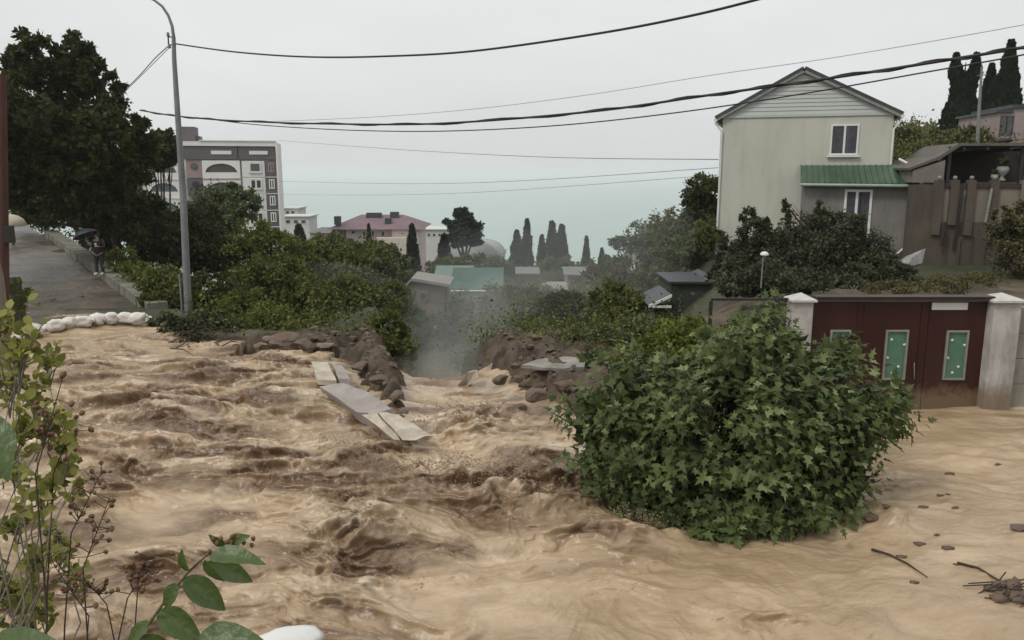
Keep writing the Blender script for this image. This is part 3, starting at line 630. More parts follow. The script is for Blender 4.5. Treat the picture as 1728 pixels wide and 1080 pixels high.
# open shed on the terrace
b1_ = .5
sh = thing('terrace_shed', RF.w(3, 2, zc), 'open fronted dark shed with a flat roof on top of the retaining wall', 'shed')
mb = MB()
def RP(px, py, b): a_, z_ = RF.at(px, py, b); return RF.w(a_, b, z_)
pts = [RP(1535, 287, b1_), RP(1588, 268, b1_), RP(1622, 246, b1_), RP(1760, 246, b1_), RP(1760, 241.5, b1_), RP(1619, 241.5, b1_), RP(1585, 264, b1_), RP(1535, 283, b1_)]
mb.prism(pts, RF.b * 4.2); mb.build('roof', surf('shed_roofing', (.13, .115, .10), (.08, .072, .062), 2, .8, .5, 10), sh)
zs = RF.at(1650, 250, 4.4)[1]
mb = MB(); RF.box(mb, RF.at(1590, 260, 4.4)[0], RF.at(1800, 260, 4.4)[0], 4.3, 4.5, 4.0, zs); mb.build('back_wall', surf('dark_timber', (.03, .022, .02), rough=.9), sh)
mb = MB(); a_ = RF.at(1594, 280, b1_ + .1)[0]; aa = RF.at(1537, 280, b1_)[0]
mb.prism([RF.w(aa + .1, b1_ + .06, zc + .05), RF.w(a_, b1_ + .06, zc + .05), RF.w(a_, b1_ + .06, RF.at(1590, 270, b1_)[1]), RF.w(aa + .1, b1_ + .06, RF.at(1540, 287, b1_)[1])], RF.b * 3.4)
mb.build('side_wall', surf('grey_brown_block', (.20, .185, .16), (.13, .12, .10), 1.5, .9, .5, 8), sh)
for px in (1600, 1722):
    mb = MB(); a_ = RF.at(px, 280, b1_ + .3)[0]; RF.box(mb, a_ - .05, a_ + .05, b1_ + .2, b1_ + .3, zc, RF.at(px, 247, b1_)[1]); mb.build('post', M['black_metal'], sh)
for i in range(6):
    mb = MB(); a_ = RF.at(1625, 246, b1_)[0] + i * .75; RF.box(mb, a_, a_ + .08, b1_ - .06, 4.2, RF.at(1650, 250, b1_)[1] - .06, RF.at(1650, 250, b1_)[1] + .02); mb.build('rafter', M['black_metal'], sh)
# urns/ornaments on the parapet and items on the roof
def urn(p, s, label):
    t_ = thing('garden_urn', p, label, 'urn')
    mb = MB(); mb.lathe(p, [(.12 * s, 0), (.13 * s, .04 * s), (.05 * s, .1 * s), (.06 * s, .16 * s), (.18 * s, .3 * s), (.2 * s, .42 * s), (.17 * s, .46 * s), (.19 * s, .5 * s)], 14); mb.build('bowl', M['greyframe'], t_)
    mb = MB()
    for i in range(9):
        a = i * .7; mb.blob((p[0] + .1 * s * math.cos(a), p[1] + .1 * s * math.sin(a), p[2] + (.55 + .05 * (i % 4)) * s), (.1 * s, .1 * s, .12 * s), 1, .5)
    mb.build('plant', M['hedge'], t_)
urn(RP(1690, 305, .3) , 1.0, 'pale stone urn with a small plant on top of the retaining wall')
urn(RP(1677, 309, .1) , .6, 'small pale pot beside the larger stone urn')
rp = RP(1698, 239, 1.0)
t_ = thing('roof_bracket', rp, 'black bent metal bracket lying on the flat shed roof', 'bracket')
mb = MB(); mb.blob(rp + Vector((-.15, 0, .04)), (.35, .15, .09), 2, .4); mb.build('base', M['black_metal'], t_)
mb = MB(); mb.tube([rp + Vector((.1, 0, 0)), rp + Vector((.12, 0, .2)), rp + Vector((.25, 0, .32)), rp + Vector((.3, 0, .12))], .022, 6); mb.build('hook', M['black_metal'], t_)

# ---- house up the slope on the far right
UF = Facade((29.5, 50), -.15); ua0, _ = UF.at(1683, 200); uz0 = UF.at(1700, 246)[1] - 3; uzt = UF.at(1700, 178)[1]
uh = thing('hillside_house', UF.w(ua0, 0, uz0), 'pinkish grey house with a shallow roof up the slope behind the shed', 'house')
mb = MB(); UF.box(mb, ua0, ua0 + 1.9, 0, 6, uz0, UF.at(1700, 190)[1]); mb.build('wing', surf('pinkish_plaster', (.31, .25, .24), (.25, .2, .19), .8, .9, .2), uh)
mb = MB(); ub = UF.at(1714, 200)[0]; UF.box(mb, ub, ub + 7, .3, 6, uz0, UF.at(1728, 182)[1]); mb.build('wall', surf('pale_grey_plaster', (.36, .34, .33), (.30, .28, .27), .8, .9, .2), uh)
mb = MB(); UF.box(mb, ub - .2, ub + 7.3, .1, 6.3, UF.at(1728, 182)[1] + .002, UF.at(1728, 176)[1]); UF.box(mb, ua0 - .15, ub - .21, -.15, 6.2, UF.at(1700, 190)[1] + .002, UF.at(1700, 186)[1]); mb.build('roof', M['roofdark'], uh)
for px in (1692, 1702):
    a_ = UF.at(px, 210)[0]; window(UF, uh, a_ - .15, a_ + .25, UF.at(px, 228)[1], UF.at(px, 196)[1], mull=(), frame=.04, sill=False, fm=M['dark_metal'])

# ---- apartment block, about 135 m away
AF = Facade((-62.5, 134), .22)
def aa_(px): return AF.at(px, 300)[0]
def az_(py): return AF.at(400, py)[1]
M['bl_white'] = surf('block_white_panel', (.78, .75, .73), (.68, .66, .64), .25, .9, .1, 3)
M['bl_brown'] = surf('block_brown_panel', (.125, .11, .115), (.10, .09, .095), .3, .9, .1, 3)
M['bl_pink'] = surf('block_pink_panel', (.34, .24, .235), (.28, .20, .2), .3, .9, .1, 3)
blk = thing('apartment_block', AF.w(aa_(350), 0, -14), 'brown and white panel apartment block with arched loggias', 'building')
zt_ = az_(241); gz = -16
mb = MB(); AF.box(mb, aa_(222), aa_(466), .9, 11, gz, zt_); mb.build('wall', M['bl_white'], blk)
# attic band
for (pa, pb) in ((312, 403), (405, 466)):
    mb = MB(); AF.box(mb, aa_(pa), aa_(pb), -.0, .898, az_(269), az_(247)); bd = mb.build('attic_panel', M['bl_brown'], blk)
    c = {312: (359, 393), 405: (423, 454)}[pa]
    mb = MB(); AF.box(mb, aa_(c[0]), aa_(c[1]), -.08, -.003, az_(260.5), az_(254.5)); mb.build('vent_panel', M['bl_white'], bd)
mb = MB(); AF.box(mb, aa_(309), aa_(468), -.2, 1.2, az_(246.5), az_(239)); AF.box(mb, aa_(340), aa_(469), -.35, 1.4, az_(238.6), az_(236.8)); mb.build('parapet', M['bl_white'], blk)
mb = MB(); AF.box(mb, aa_(300), aa_(329), 3, 7, zt_, az_(213)); mb.build('lift_tower', M['bl_brown'], blk)
mb = MB(); AF.box(mb, aa_(329.5), aa_(337), 3, 6, zt_ + .0, az_(229)); mb.build('roof_vent', M['roofdark'], blk)
def arch_panel(pa, pb, ptop, pbot, glass):
    """white loggia front with a segmental arched opening"""
    x0, x1, z1, z0 = aa_(pa), aa_(pb), az_(ptop), az_(pbot); h = z1 - z0; w_ = x1 - x0
    zs, zk, mg = z0 + h * .34, z0 + h * .83, w_ * .07; xs = [x0 + mg + (w_ - 2 * mg) * i / 12 for i in range(13)]
    arc = [(x_, zs + (zk - zs) * (1 - ((x_ - (x0 + x1) / 2) / (w_ / 2 - mg)) ** 2) ** .55 if 0 < i < 12 else zs) for i, x_ in enumerate(xs)]
    mb = MB(); AF.box(mb, x0, x1, 0, .25, z0, zs)
    AF.box(mb, x0, x0 + mg, 0, .25, zs, z1); AF.box(mb, x1 - mg, x1, 0, .25, zs, z1)
    for i in range(12):
        (xa, za), (xb, zb2) = arc[i], arc[i + 1]
        mb.prism([AF.w(xa, 0, za), AF.w(xb, 0, zb2), AF.w(xb, 0, z1), AF.w(xa, 0, z1)], AF.b * .25)
    o_ = mb.build('loggia_front', M['bl_white'], blk)
    mb = MB(); AF.box(mb, x0 + .05, x1 - .05, .55, .8, zs - .2, z1); mb.build('loggia_glazing', glass, o_)
    mb = MB(); AF.box(mb, x0 - .02, x1 + .02, -.1, .3, z0 - .16, z0 - .003); mb.build('slab_edge', M['bl_pink'] if pa > 300 else M['bl_white'], o_)
gA = surf('loggia_glass_dark', (.085, .075, .08), (.13, .115, .11), 1.0, .3, 0); gB = surf('loggia_glass_teal', (.08, .13, .125), (.12, .17, .16), 1.0, .3, 0)
for k in range(5):
    t0 = 271 + k * 31.5; arch_panel(342, 406, t0, t0 + 30, gA)
    arch_panel(247, 303, t0 + 1, t0 + 30.5, gB)
for k in range(5):
    t0 = 271 + k * 30.5
    x0, x1 = aa_(315), aa_(341); mb = MB(); AF.box(mb, x0, x1, .2, .896, az_(t0 + 29), az_(t0)); pn_ = mb.build('stair_panel', M['bl_pink'] if k % 2 == 0 else M['bl_brown'], blk)
    mb = MB(); mb.lathe(AF.w((aa_(324) + aa_(334)) / 2, .18, az_(t0 + 10)), [(.62, 0), (.62, .04)], 14, axis=-AF.b); mb.build('round_window', M['glass'], pn_)
    # left flank bay
    x0, x1 = aa_(226), aa_(244); mb = MB(); AF.box(mb, x0, x1, .2, .896, az_(t0 + 29), az_(t0 + 2)); bp_ = mb.build('bay_panel', M['bl_white'], blk)
    window(AF, blk, aa_(230), aa_(240), az_(t0 + 18), az_(t0 + 5), b=.15, mull=(.5,), frame=.16, sill=False)
for k in range(7):
    t0 = 271.5 + k * 28.2; t1 = t0 + 27.4
    x0, x1 = aa_(409), aa_(447.5); mb = MB(); AF.box(mb, x0, x1, .1, .897, az_(t1), az_(t0)); mb.build('wall_panel', M['bl_white'], blk)
    window(AF, blk, aa_(421), aa_(442), az_(t0 + 20), az_(t0 + 2), b=.05, mull=(.5,) if k else (), frame=.28, sill=True)
    x0, x1 = aa_(448.5), aa_(467); mb = MB(); AF.box(mb, x0, x1, -.1, .897, az_(t1 - .8), az_(t0)); mb.build('wall_panel', M['bl_brown'], blk)
    window(AF, blk, aa_(453.5), aa_(463), az_(t0 + 19), az_(t0 + 3), b=-.14, mull=(.5,), frame=.16, sill=False, fm=M['bl_white'] if k else M['bl_pink'])
    mb = MB(); AF.box(mb, aa_(448), aa_(467.4), -.18, .9, az_(t1 + .6), az_(t1 - .6)); mb.build('slab_edge', M['bl_white'], blk)
mb = MB(); AF.box(mb, aa_(467.5), aa_(470.5), -.25, 11, gz, zt_ + .1); mb.build('end_wall', M['bl_white'], blk)

# ---- pink house with hipped roof
KF = Facade((-34.5, 152), .0)
def ka(px, b=0): return KF.at(px, 400, b)[0]
def kz(py, b=0): return KF.at(640, py, b)[1]
pk = thing('hip_roofed_house', KF.w(ka(630), 0, -20), 'pale pink house with a wide mauve hipped roof near the sea', 'house')
M['pinkw'] = surf('pale_pink_wall', (.62, .52, .52), (.54, .46, .45), .4, .9, .1, 4); M['mauve'] = surf('mauve_tile_roof', (.19, .125, .14), (.15, .10, .115), .5, .8, .3, 3)
M['darkwood'] = surf('grey_cladding', (.12, .12, .11), rough=.9)
mb = MB(); KF.box(mb, ka(584), ka(663), 0, 14, -24, kz(387)); mb.build('wall', M['pinkw'], pk)
mb = MB(); KF.box(mb, ka(663) + .004, ka(706), -1.2, 13, -24, kz(387)); mb.build('wing_wall', M['pinkw'], pk)
mb = MB(); KF.box(mb, ka(560), ka(584) - .004, .5, 13, -24, kz(384)); mb.build('side_bay', M['darkwood'], pk)
def hip(a0, a1, b0, b1, z0, z1, r0, r1): 
    mb = MB(); vs_ = [KF.w(a0, b0, z0), KF.w(a1, b0, z0), KF.w(a1, b1, z0), KF.w(a0, b1, z0), KF.w(r0, (b0 + b1) / 2, z1), KF.w(r1, (b0 + b1) / 2, z1)]
    mb.add(vs_, [(0, 1, 5, 4), (1, 2, 5), (2, 3, 4, 5), (3, 0, 4), (3, 2, 1, 0)]); return mb
rf_ = hip(ka(554), ka(716), -2, 15, kz(386), kz(362, 6.5), ka(600), ka(674)).build('roof', M['mauve'], pk)
for (pa, pb, t0, t1) in ((566, 576, 368, 376), (620, 645, 362, 368), (660, 674, 360.5, 367), (651, 661, 371, 377)):
    bb = {566: 0, 620: 5, 660: 5, 651: 1.5}[pa]; mb = MB(); mb.box(KF.w((ka(pa, bb) + ka(pb, bb)) / 2, bb, (kz(t0, bb) + kz(t1, bb)) / 2), (ka(pb, bb) - ka(pa, bb), 1.2, kz(t0, bb) - kz(t1, bb) + .7)); mb.build('chimney', M['roofdark'], rf_)
for (pa, pb, t0, t1, b_) in ((593, 600, 389, 395, 0), (612, 617, 390, 399, 0), (627, 632, 390, 399, 0), (644, 649, 390, 399, 0), (677, 682, 393, 396, -1.2), (593, 598, 408, 416, 0), (612, 617, 408, 416, 0), (640, 646, 406, 416, 0), (570, 574, 388, 393, .5), (577, 581, 388, 393, .5)):
    window(KF, pk, ka(pa, b_), ka(pb, b_), kz(t1, b_), kz(t0, b_), b=b_ - .05, mull=(), frame=.1, sill=False, fm=M['pinkw'])
mb = MB(); KF.box(mb, ka(640), ka(690, -2.5), -3.6, -1.25, -24, kz(401, -2.5)); mb.build('porch', surf('cream_wall', (.60, .54, .46), rough=.9), pk)

# ---- far white houses
def simple_house(name, label, pa, pb, ptop, Yd, depth, wallm, roofm, roof='flat', rise=8, overhang=.4, base=12, wins=(), ridge=None, ang=0, cat='house'):
    F_ = Facade((P(pa, ptop, Yd).x, Yd), ang); x0 = F_.at(pa, ptop)[0]; x1 = F_.at(pb, ptop)[0]; z1 = F_.at((pa + pb) / 2, ptop)[1]
    t_ = thing(name, F_.w((x0 + x1) / 2, depth / 2, z1 - base), label, cat)
    mb = MB(); F_.box(mb, x0, x1, 0, depth, z1 - base, z1); mb.build('wall', wallm, t_)
    mb = MB(); z2 = z1 + .003; o_ = overhang
    rz = rise / 1344 * Yd
    if roof == 'flat': F_.box(mb, x0 - o_, x1 + o_, -o_, depth + o_, z2, z2 + .25)
    elif roof == 'gable':   # ridge parallel to facade
        for s_ in (0, 1):
            b0, b1 = (-o_, depth / 2) if s_ == 0 else (depth + o_, depth / 2)
            mb.prism([F_.w(x0 - o_, b0, z2 - .05), F_.w(x1 + o_, b0, z2 - .05), F_.w(x1 + o_, b1, z2 + rz), F_.w(x0 - o_, b1, z2 + rz)], Zax * .14)
    elif roof == 'front':   # gable end to the viewer
        xm = x0 + (x1 - x0) * (ridge if ridge else .5)
        for xa, xb in ((x0 - o_, xm), (x1 + o_, xm)):
            mb.prism([F_.w(xa, -o_, z2 - .05), F_.w(xb, -o_, z2 + rz), F_.w(xb, -o_, z2 + rz + .14), F_.w(xa, -o_, z2 + .09)], F_.b * (depth + 2 * o_))
        g_ = MB(); g_.prism([F_.w(x0, .02, z2), F_.w(x1, .02, z2), F_.w(xm, .02, z2 + rz - .02)], F_.b * .15); g_.build('gable', wallm, t_)
    elif roof == 'hip':
        vs_ = [F_.w(x0 - o_, -o_, z2), F_.w(x1 + o_, -o_, z2), F_.w(x1 + o_, depth + o_, z2), F_.w(x0 - o_, depth + o_, z2), F_.w(x0 + (x1 - x0) * .3, depth / 2, z2 + rz), F_.w(x0 + (x1 - x0) * .7, depth / 2, z2 + rz)]
        mb.add(vs_, [(0, 1, 5, 4), (1, 2, 5), (2, 3, 4, 5), (3, 0, 4), (3, 2, 1, 0)])
    r_ = mb.build('roof', roofm, t_)
    for (wa0, wa1, wt, wb) in wins:
        window(F_, t_, F_.at(wa0, wt)[0], F_.at(wa1, wt)[0], F_.at(wa0, wb)[1], F_.at(wa0, wt)[1], b=-.04, mull=(), frame=.07, sill=False, fm=wallm)
    return t_, F_, x0, x1, z1, r_
M['farwhite'] = surf('far_white_wall', (.58, .58, .56), (.50, .50, .48), .3, .9, 0); M['fargrey'] = surf('far_grey_roof', (.17, .172, .168), (.13, .135, .13), .3, .8, 0)
M['teal'] = surf('teal_metal_roof', (.036, .090, .070), (.030, .074, .058), .6, .45, .1, 5); M['lightroof'] = surf('pale_asbestos_roof', (.25, .24, .215), (.17, .16, .145), .8, .8, .3, 6)
M['brownwall'] = surf('brown_brick_shed_wall', (.16, .115, .09), (.11, .085, .07), 1.2, .95, .4, 9); M['farwhite2'] = M['farwhite']
simple_house('stepped_white_building', 'small stepped white building just right of the apartment block', 476, 521, 366, 190, 8, M['farwhite'], M['farwhite'], 'flat', base=20, wins=((482, 490, 371, 377), (495, 503, 371, 377), (508, 516, 371, 377)), cat='building')
simple_house('white_upper_block', 'tiny upper storey of white flats beside the apartment block', 478, 502, 352, 200, 8, M['farwhite'], M['farwhite'], 'flat', base=20, wins=((482, 488, 356, 361), (491, 497, 356, 361)), cat='building')
simple_house('low_cream_house', 'low cream house with a grey roof left of the mauve roofed house', 523, 558, 393, 160, 9, surf('cream_far_wall', (.52, .50, .42), rough=.9), M['fargrey'], 'hip', rise=7, base=18, wins=((526, 529, 399, 408), (540, 544, 399, 407)))
simple_house('long_white_building', 'long flat white building between the mauve roof and the dark cedar', 706, 762, 388, 200, 10, M['farwhite'], M['farwhite'], 'flat', base=20, wins=tuple((712 + i * 9, 717 + i * 9, 394, 399) for i in range(5)), cat='building')
simple_house('small_shore_house', 'low white shore house right of the grey domed roof', 818, 852, 428, 230, 9, M['farwhite'], M['fargrey'], 'gable', rise=4, base=16)
# grey domed hangar roof
dt = thing('domed_hall', P(800, 436, 130), 'hall with a smooth pale grey curved roof in front of the dark cedar', 'building')
Dc = P(798, 438, 130); mb = MB(); ns = 14; vs_ = []
for i in range(ns + 1):
    q_ = math.pi * i / ns; hh = math.sin(q_) ** .7; x_ = -math.cos(q_)
    vs_ += [(Dc.x + x_ * (4.4 if x_ > 0 else 4.6) - .4 * hh, Dc.y, Dc.z - .5 + 3.6 * hh), (Dc.x + x_ * 4.4 + .8, Dc.y + 12, Dc.z - .5 + 3.0 * hh)]
mb.add(vs_, [(2 * i, 2 * i + 2, 2 * i + 3, 2 * i + 1) for i in range(ns)] + [tuple(2 * i for i in range(ns, -1, -1)), tuple(2 * i + 1 for i in range(ns + 1))], True)
mb.build('roof', surf('hall_roof', (.33, .35, .34), (.28, .30, .29), .5, .6, 0), dt)
mb = MB(); mb.box((Dc.x, Dc.y + 6, Dc.z - 4.5), (9, 11.5, 8.2)); mb.build('wall', M['farwhite'], dt)
# teal-roofed house: big front slope
th, TF, tx0, tx1, tz1, tr = simple_house('teal_roofed_house', 'low house with a large teal metal roof in the valley', 768, 842, 489, 62, 5.5, surf('grey_far_wall', (.22, .23, .22), rough=.9), M['teal'], 'gable', rise=28, overhang=.35, base=6, wins=((782, 790, 494, 503), (815, 823, 494, 503)))
mb = MB(); mb.tube([TF.w(tx0 - .3, -.42, tz1 - .03), TF.w(tx1 + .3, -.42, tz1 - .03)], .07, 6); mb.build('gutter', M['white'], th)
simple_house('teal_lean_to', 'grey green lean-to roof just behind the teal metal roof', 740, 790, 468, 70, 5, surf('grey_far_wall2', (.2, .21, .19), rough=.9), surf('dull_teal', (.14, .20, .17), rough=.7), 'gable', rise=12, base=6)
# brown shed with pale roof
bh, BF, bx0, bx1, bz1, br = simple_house('brick_shed', 'brown brick shed with a pale sagging roof above the ravine', 694, 752, 482, 38, 2.2, M['brownwall'], M['lightroof'], 'front', rise=9, ridge=.02, overhang=.25, base=3.2, wins=((708, 722, 492, 506),))
mb = MB(); mb.tube([BF.w(bx1 + .02, -.1, bz1), BF.w(bx1 + .02, -.1, bz1 - 1.6)], .05, 6); mb.build('downpipe', M['black_metal'], bh)
simple_house('grey_cottage', 'small cottage with a flat grey roof below the cypresses', 876, 905, 462, 85, 5, M['brownwall'], M['fargrey'], 'gable', rise=4, base=6)
simple_house('pink_cottage', 'small pink walled cottage under the row of cypresses', 958, 990, 464, 80, 5, surf('pink_wall', (.32, .2, .17), rough=.9), M['fargrey'], 'gable', rise=7, base=6, wins=((964, 968, 468, 473),))
simple_house('low_grey_shed', 'low shed with a pale grey roof left of the pink cottage', 918, 950, 489, 66, 4, M['darkwood'], M['lightroof'], 'gable', rise=4, base=5)
# dark tall shed beside house, white-edged roofs
ds = thing('dark_shed', P(1165, 560, 27), 'tall dark green shed between the ravine trees and the cream house', 'shed')
q0, q1 = P(1133, 478, 27), P(1197, 552, 27); mb = MB(); mb.box(((q0.x + q1.x) / 2, 28.2, (q0.z + q1.z) / 2 - 1), (q1.x - q0.x, 2.4, q0.z - q1.z + 2)); mb.build('wall', surf('dark_green_boards', (.040, .050, .042), (.03, .036, .03), 3, .8, .4), ds)
mb = MB(); mb.box(((q0.x + q1.x) / 2, 28.2, q0.z + .04), (q1.x - q0.x + .2, 2.7, .07)); mb.build('roof', M['roofdark'], ds)
def porch(label, a, b_, c, Yd, dz=2.6):
    pa, pb, pc = P(*a, Yd), P(*b_, Yd), P(*c, Yd)
    t_ = thing('lean_to', ((pa.x + pb.x) / 2, Yd, min(pa.z, pb.z) - dz), label, 'shelter')
    mb = MB(); mb.prism([pa, pb, pb + Vector((0, 0, -.09)), pa + Vector((0, 0, -.09))], (0, .05, 0)); mb.build('edge_board', M['white'], t_)
    mb = MB(); mb.prism([pa + Vector((0, .06, -.01)), pb + Vector((0, .06, -.01)), pb + Vector((0, .06, -.06)), pa + Vector((0, .06, -.06))], (0, 2.2, 0)); mb.build('roof', M['roofdark'], t_)
    mb = MB(); mb.prism([pc, Vector((pb.x, Yd, pc.z)), Vector((pb.x, Yd, pc.z - .07)), pc + Vector((0, 0, -.07))], (0, .06, 0)); mb.build('crossbar', M['white'], t_)
    mb = MB()
    for x_ in (pc.x + .05, pb.x - .05): mb.box((x_, Yd + .15, pc.z - dz / 2 - .08), (.08, .08, dz)); 
    mb.build('posts_pair', M['darkwood'], t_)
    mb = MB(); mb.box(((pc.x + pb.x) / 2, Yd + 1.9, pc.z - 1.0), (pb.x - pc.x, .08, 2.0)); mb.build('back_board', M['darkwood'], t_)
porch('lean-to with a white edged sloping roof left of the dark shed', (1095, 515), (1134, 497), (1101, 516), 25.5)
porch('small white edged lean-to against the cream house corner', (1163, 483), (1203, 466), (1170, 487), 27.5)
# ================================================================ vegetation
def leaf_template(kind):
    if kind == 'quad':
        return np.array([(0, 0, 0), (-.32, .45, .06), (0, 1, 0), (.32, .45, .06)], float), np.array([(0, 1, 2, 3)])
    if kind == 'lobed':   # palmate leaf, slightly folded, as triangles
        rad = [(.0, .0), (-.20, .02), (-.40, .20), (-.17, .36), (-.36, .66), (-.13, .62), (0, 1.05), (.13, .62), (.36, .66), (.17, .36), (.40, .20), (.20, .02)]
        v = [(0, .33, -.02)] + [(x_, y_, .22 * abs(x_) - .28 * y_ * y_) for x_, y_ in rad]
        return np.array(v, float), np.array([(0, i + 1, (i + 1) % 12 + 1) for i in range(12)])
    if kind == 'oval':
        v = [(0, 0, 0), (-.2, .2, .05), (-.28, .5, .05), (-.16, .8, 0), (0, 1, -.12), (.16, .8, 0), (.28, .5, .05), (.2, .2, .05), (0, .5, -.02)]
        return np.array(v, float), np.array([(8, i, (i + 1) % 8) for i in range(8)])
def orient(d, n):
    """rows -> rotation matrices with columns [side, d, normal]"""
    d = d / np.linalg.norm(d, axis=1, keepdims=True); s = np.cross(d, n); s /= (np.linalg.norm(s, axis=1, keepdims=True) + 1e-9); n = np.cross(s, d)
    return np.stack([s, d, n], 2)
def scatter(tv, tf, pos, Rm, sc, tint):
    V = np.einsum('nij,kj->nki', Rm, tv) * sc[:, None, None] + pos[:, None, :]
    n, k = len(pos), len(tv); F = (tf[None] + (np.arange(n) * k)[:, None, None]).reshape(-1, tf.shape[1])
    return V.reshape(-1, 3), F, np.repeat(tint, k)
def rdir(n, up=.0):
    d = rng.normal(size=(n, 3)); d[:, 2] += up; return d / np.linalg.norm(d, axis=1, keepdims=True)
def crown_points(lobes, n, clump=.21, inner=.5, per=80):
    """points gathered in twiggy clumps near the surface of each lobe; lobes: (cx,cy,cz,rx,ry,rz)"""
    vol = np.array([l[3] * l[4] + l[3] * l[5] for l in lobes]); share = vol / vol.sum(); P_, O_, T_ = [], [], []
    for l, s_ in zip(lobes, share):
        m = max(40, int(n * s_)); nc = max(6, m // per); c = np.array(l[:3]); r = np.array(l[3:6])
        d = rdir(nc); rr = inner + (1.02 - inner) * rng.random(nc) ** .55; cc = d * rr[:, None]
        ct_ = rng.random(nc)
        i = rng.integers(0, nc, m); off = rng.normal(size=(m, 3)) * clump * (.6 + .8 * rng.random(nc))[i][:, None] * .55
        p = cc[i] + off; P_.append(c + p * r); O_.append(p / (np.linalg.norm(p, axis=1, keepdims=True) + 1e-6)); T_.append(.55 * ct_[i] + .45 * rng.random(m))
    return np.concatenate(P_), np.concatenate(O_), np.concatenate(T_)
def foliage_mesh(name, lobes, n, leaf, mat, clump=.21, inner=.5, up=.35, origin=(0, 0, 0), kind='quad', per=80, droop=.2):
    p, o_, t_ = crown_points(lobes, n, clump, inner, per); m = len(p); p = p - np.array(origin)
    nrm = o_ * .7 + rdir(m, up) * .9; d = rdir(m); d[:, 2] -= droop; d = d + o_ * .5
    tv, tf = leaf_template(kind); sc = leaf * (.6 + .8 * rng.random(m))
    V, F, T = scatter(tv, tf, p, orient(d, nrm), sc, t_)
    return np_mesh(name, V, F, mat, False, {'tint': T})
def limbs(base, lobes, r0, mat, root, name='trunk', fork=.45, extra=True):
    mb = MB(); b0 = Vector(base); cen = Vector((0, 0, 0))
    for l in lobes: cen += Vector(l[:3])
    cen /= len(lobes); fk = b0.lerp(Vector((cen.x, cen.y, cen.z)), fork)
    j = Vector((random.uniform(-.1, .1), random.uniform(-.1, .1), 0)) * (fk - b0).length
    mb.tube([b0 - Vector((0, 0, .3)), b0 + Vector((0, 0, .1)), b0.lerp(fk, .5) + j, fk], [r0 * 1.35, r0 * 1.05, r0 * .85, r0 * .7], 9)
    for l in lobes:
        c = Vector(l[:3]); mid = fk.lerp(c, .5) + Vector((random.uniform(-.3, .3), random.uniform(-.3, .3), -.12 * (c - fk).length)) * .6
        mb.tube([fk, mid, c], [r0 * .6, r0 * .38, r0 * .2], 6)
        if extra:
            for q_ in range(4):
                d = Vector(rdir(1, .2)[0]); e_ = c + Vector((d.x * l[3], d.y * l[4], d.z * l[5])) * .85
                mb.tube([mid.lerp(c, .4 + .15 * q_), mid.lerp(e_, .5) + Vector((0, 0, .1)), e_], [r0 * .2, r0 * .12, r0 * .05], 4, cap=False)
    return mb.build(name, mat, root)
def pl(px, py, rpx, Yd, asp=1.0, depth=1.0, dy=0):
    """a crown lobe from its picture position"""
    c = P(px, py, Yd + dy); r = rpx / 1344 * (Yd + dy) * 1.02
    return (c.x, c.y, c.z, r, r * depth, r * asp)
def tree(label, lobes, Yd, n, leaf, mat, base=None, r0=.15, barkm=None, name='broadleaf_tree', cat='tree', group=None, trunkfork=.5, **k):
    n = int(n * 1.8); leaf = leaf * .70
    if base is None:
        cx = sum(l[0] for l in lobes) / len(lobes); base = (cx, Yd)
    bz = tz(*base); b = (base[0], base[1], bz); root = thing(name, b, label, cat, group)
    limbs(b, lobes, r0, barkm or M['bark'], root, fork=trunkfork)
    link('crown', foliage_mesh('crown', lobes, n, leaf, mat, origin=b, **k), root); return root
LM = {}
LM['dark'] = leafmat('dark_tree_leaves', (.018, .023, .006), (.070, .082, .022), trans=.32)
LM['olive'] = leafmat('olive_tree_leaves', (.036, .044, .010), (.135, .148, .036), (.20, .20, .06), trans=.25)
LM['yellow'] = leafmat('yellow_green_leaves', (.050, .066, .012), (.16, .19, .036), (.24, .26, .08), trans=.3)
LM['grey'] = leafmat('grey_green_leaves', (.042, .054, .022), (.15, .175, .078), trans=.25)
LM['pale'] = leafmat('pale_feathery_leaves', (.05, .075, .045), (.15, .19, .12), trans=.3)
LM['rust'] = leafmat('rusty_green_leaves', (.045, .044, .016), (.13, .115, .05), (.19, .14, .07), trans=.25)

# left tall dark trees
tree('tallest dark tree with a ragged top behind the left road', [pl(85, 90, 55, 37, .8), pl(135, 115, 48, 37, .8), pl(165, 165, 40, 36.5), pl(60, 160, 75, 38, .9), pl(115, 200, 85, 38, .9), pl(40, 110, 30, 38), pl(175, 125, 22, 37, .8)], 38, 15000, .34, LM['dark'], r0=.3, base=(P(172, 400, 41).x, 41), clump=.14, inner=.6, per=170)
tree('spreading dark tree with an arm reaching right towards the lamp post', [pl(190, 250, 68, 35, .85), pl(235, 235, 34, 34.5, .8), pl(145, 300, 78, 36, .8), pl(225, 210, 24, 34.5, .6)], 36, 12000, .32, LM['dark'], r0=.22, base=(P(200, 400, 38).x, 38), clump=.15, inner=.55, per=150)
tree('broad dark tree at the far left edge over the road', [pl(15, 170, 70, 34), pl(25, 270, 75, 35, .9), pl(-40, 230, 90, 34), pl(60, 300, 70, 37, .8)], 35, 10000, .34, LM['dark'], r0=.25, base=(P(-25, 400, 34).x, 34), clump=.16, inner=.5, per=110)
tree('low dark tree closing the top of the road', [pl(110, 345, 65, 50, .55), pl(45, 350, 40, 51, .6), pl(180, 350, 60, 46, .7)], 50, 7000, .32, LM['dark'], r0=.2, base=(P(140, 390, 49).x, 49), clump=.24)
tree('dark tree crown just left of the lamp post', [pl(270, 255, 28, 55, .8), pl(256, 268, 24, 55, .7), pl(276, 230, 14, 55, .9), pl(286, 268, 16, 56, .6)], 55, 5000, .36, LM['dark'], r0=.18, clump=.24)
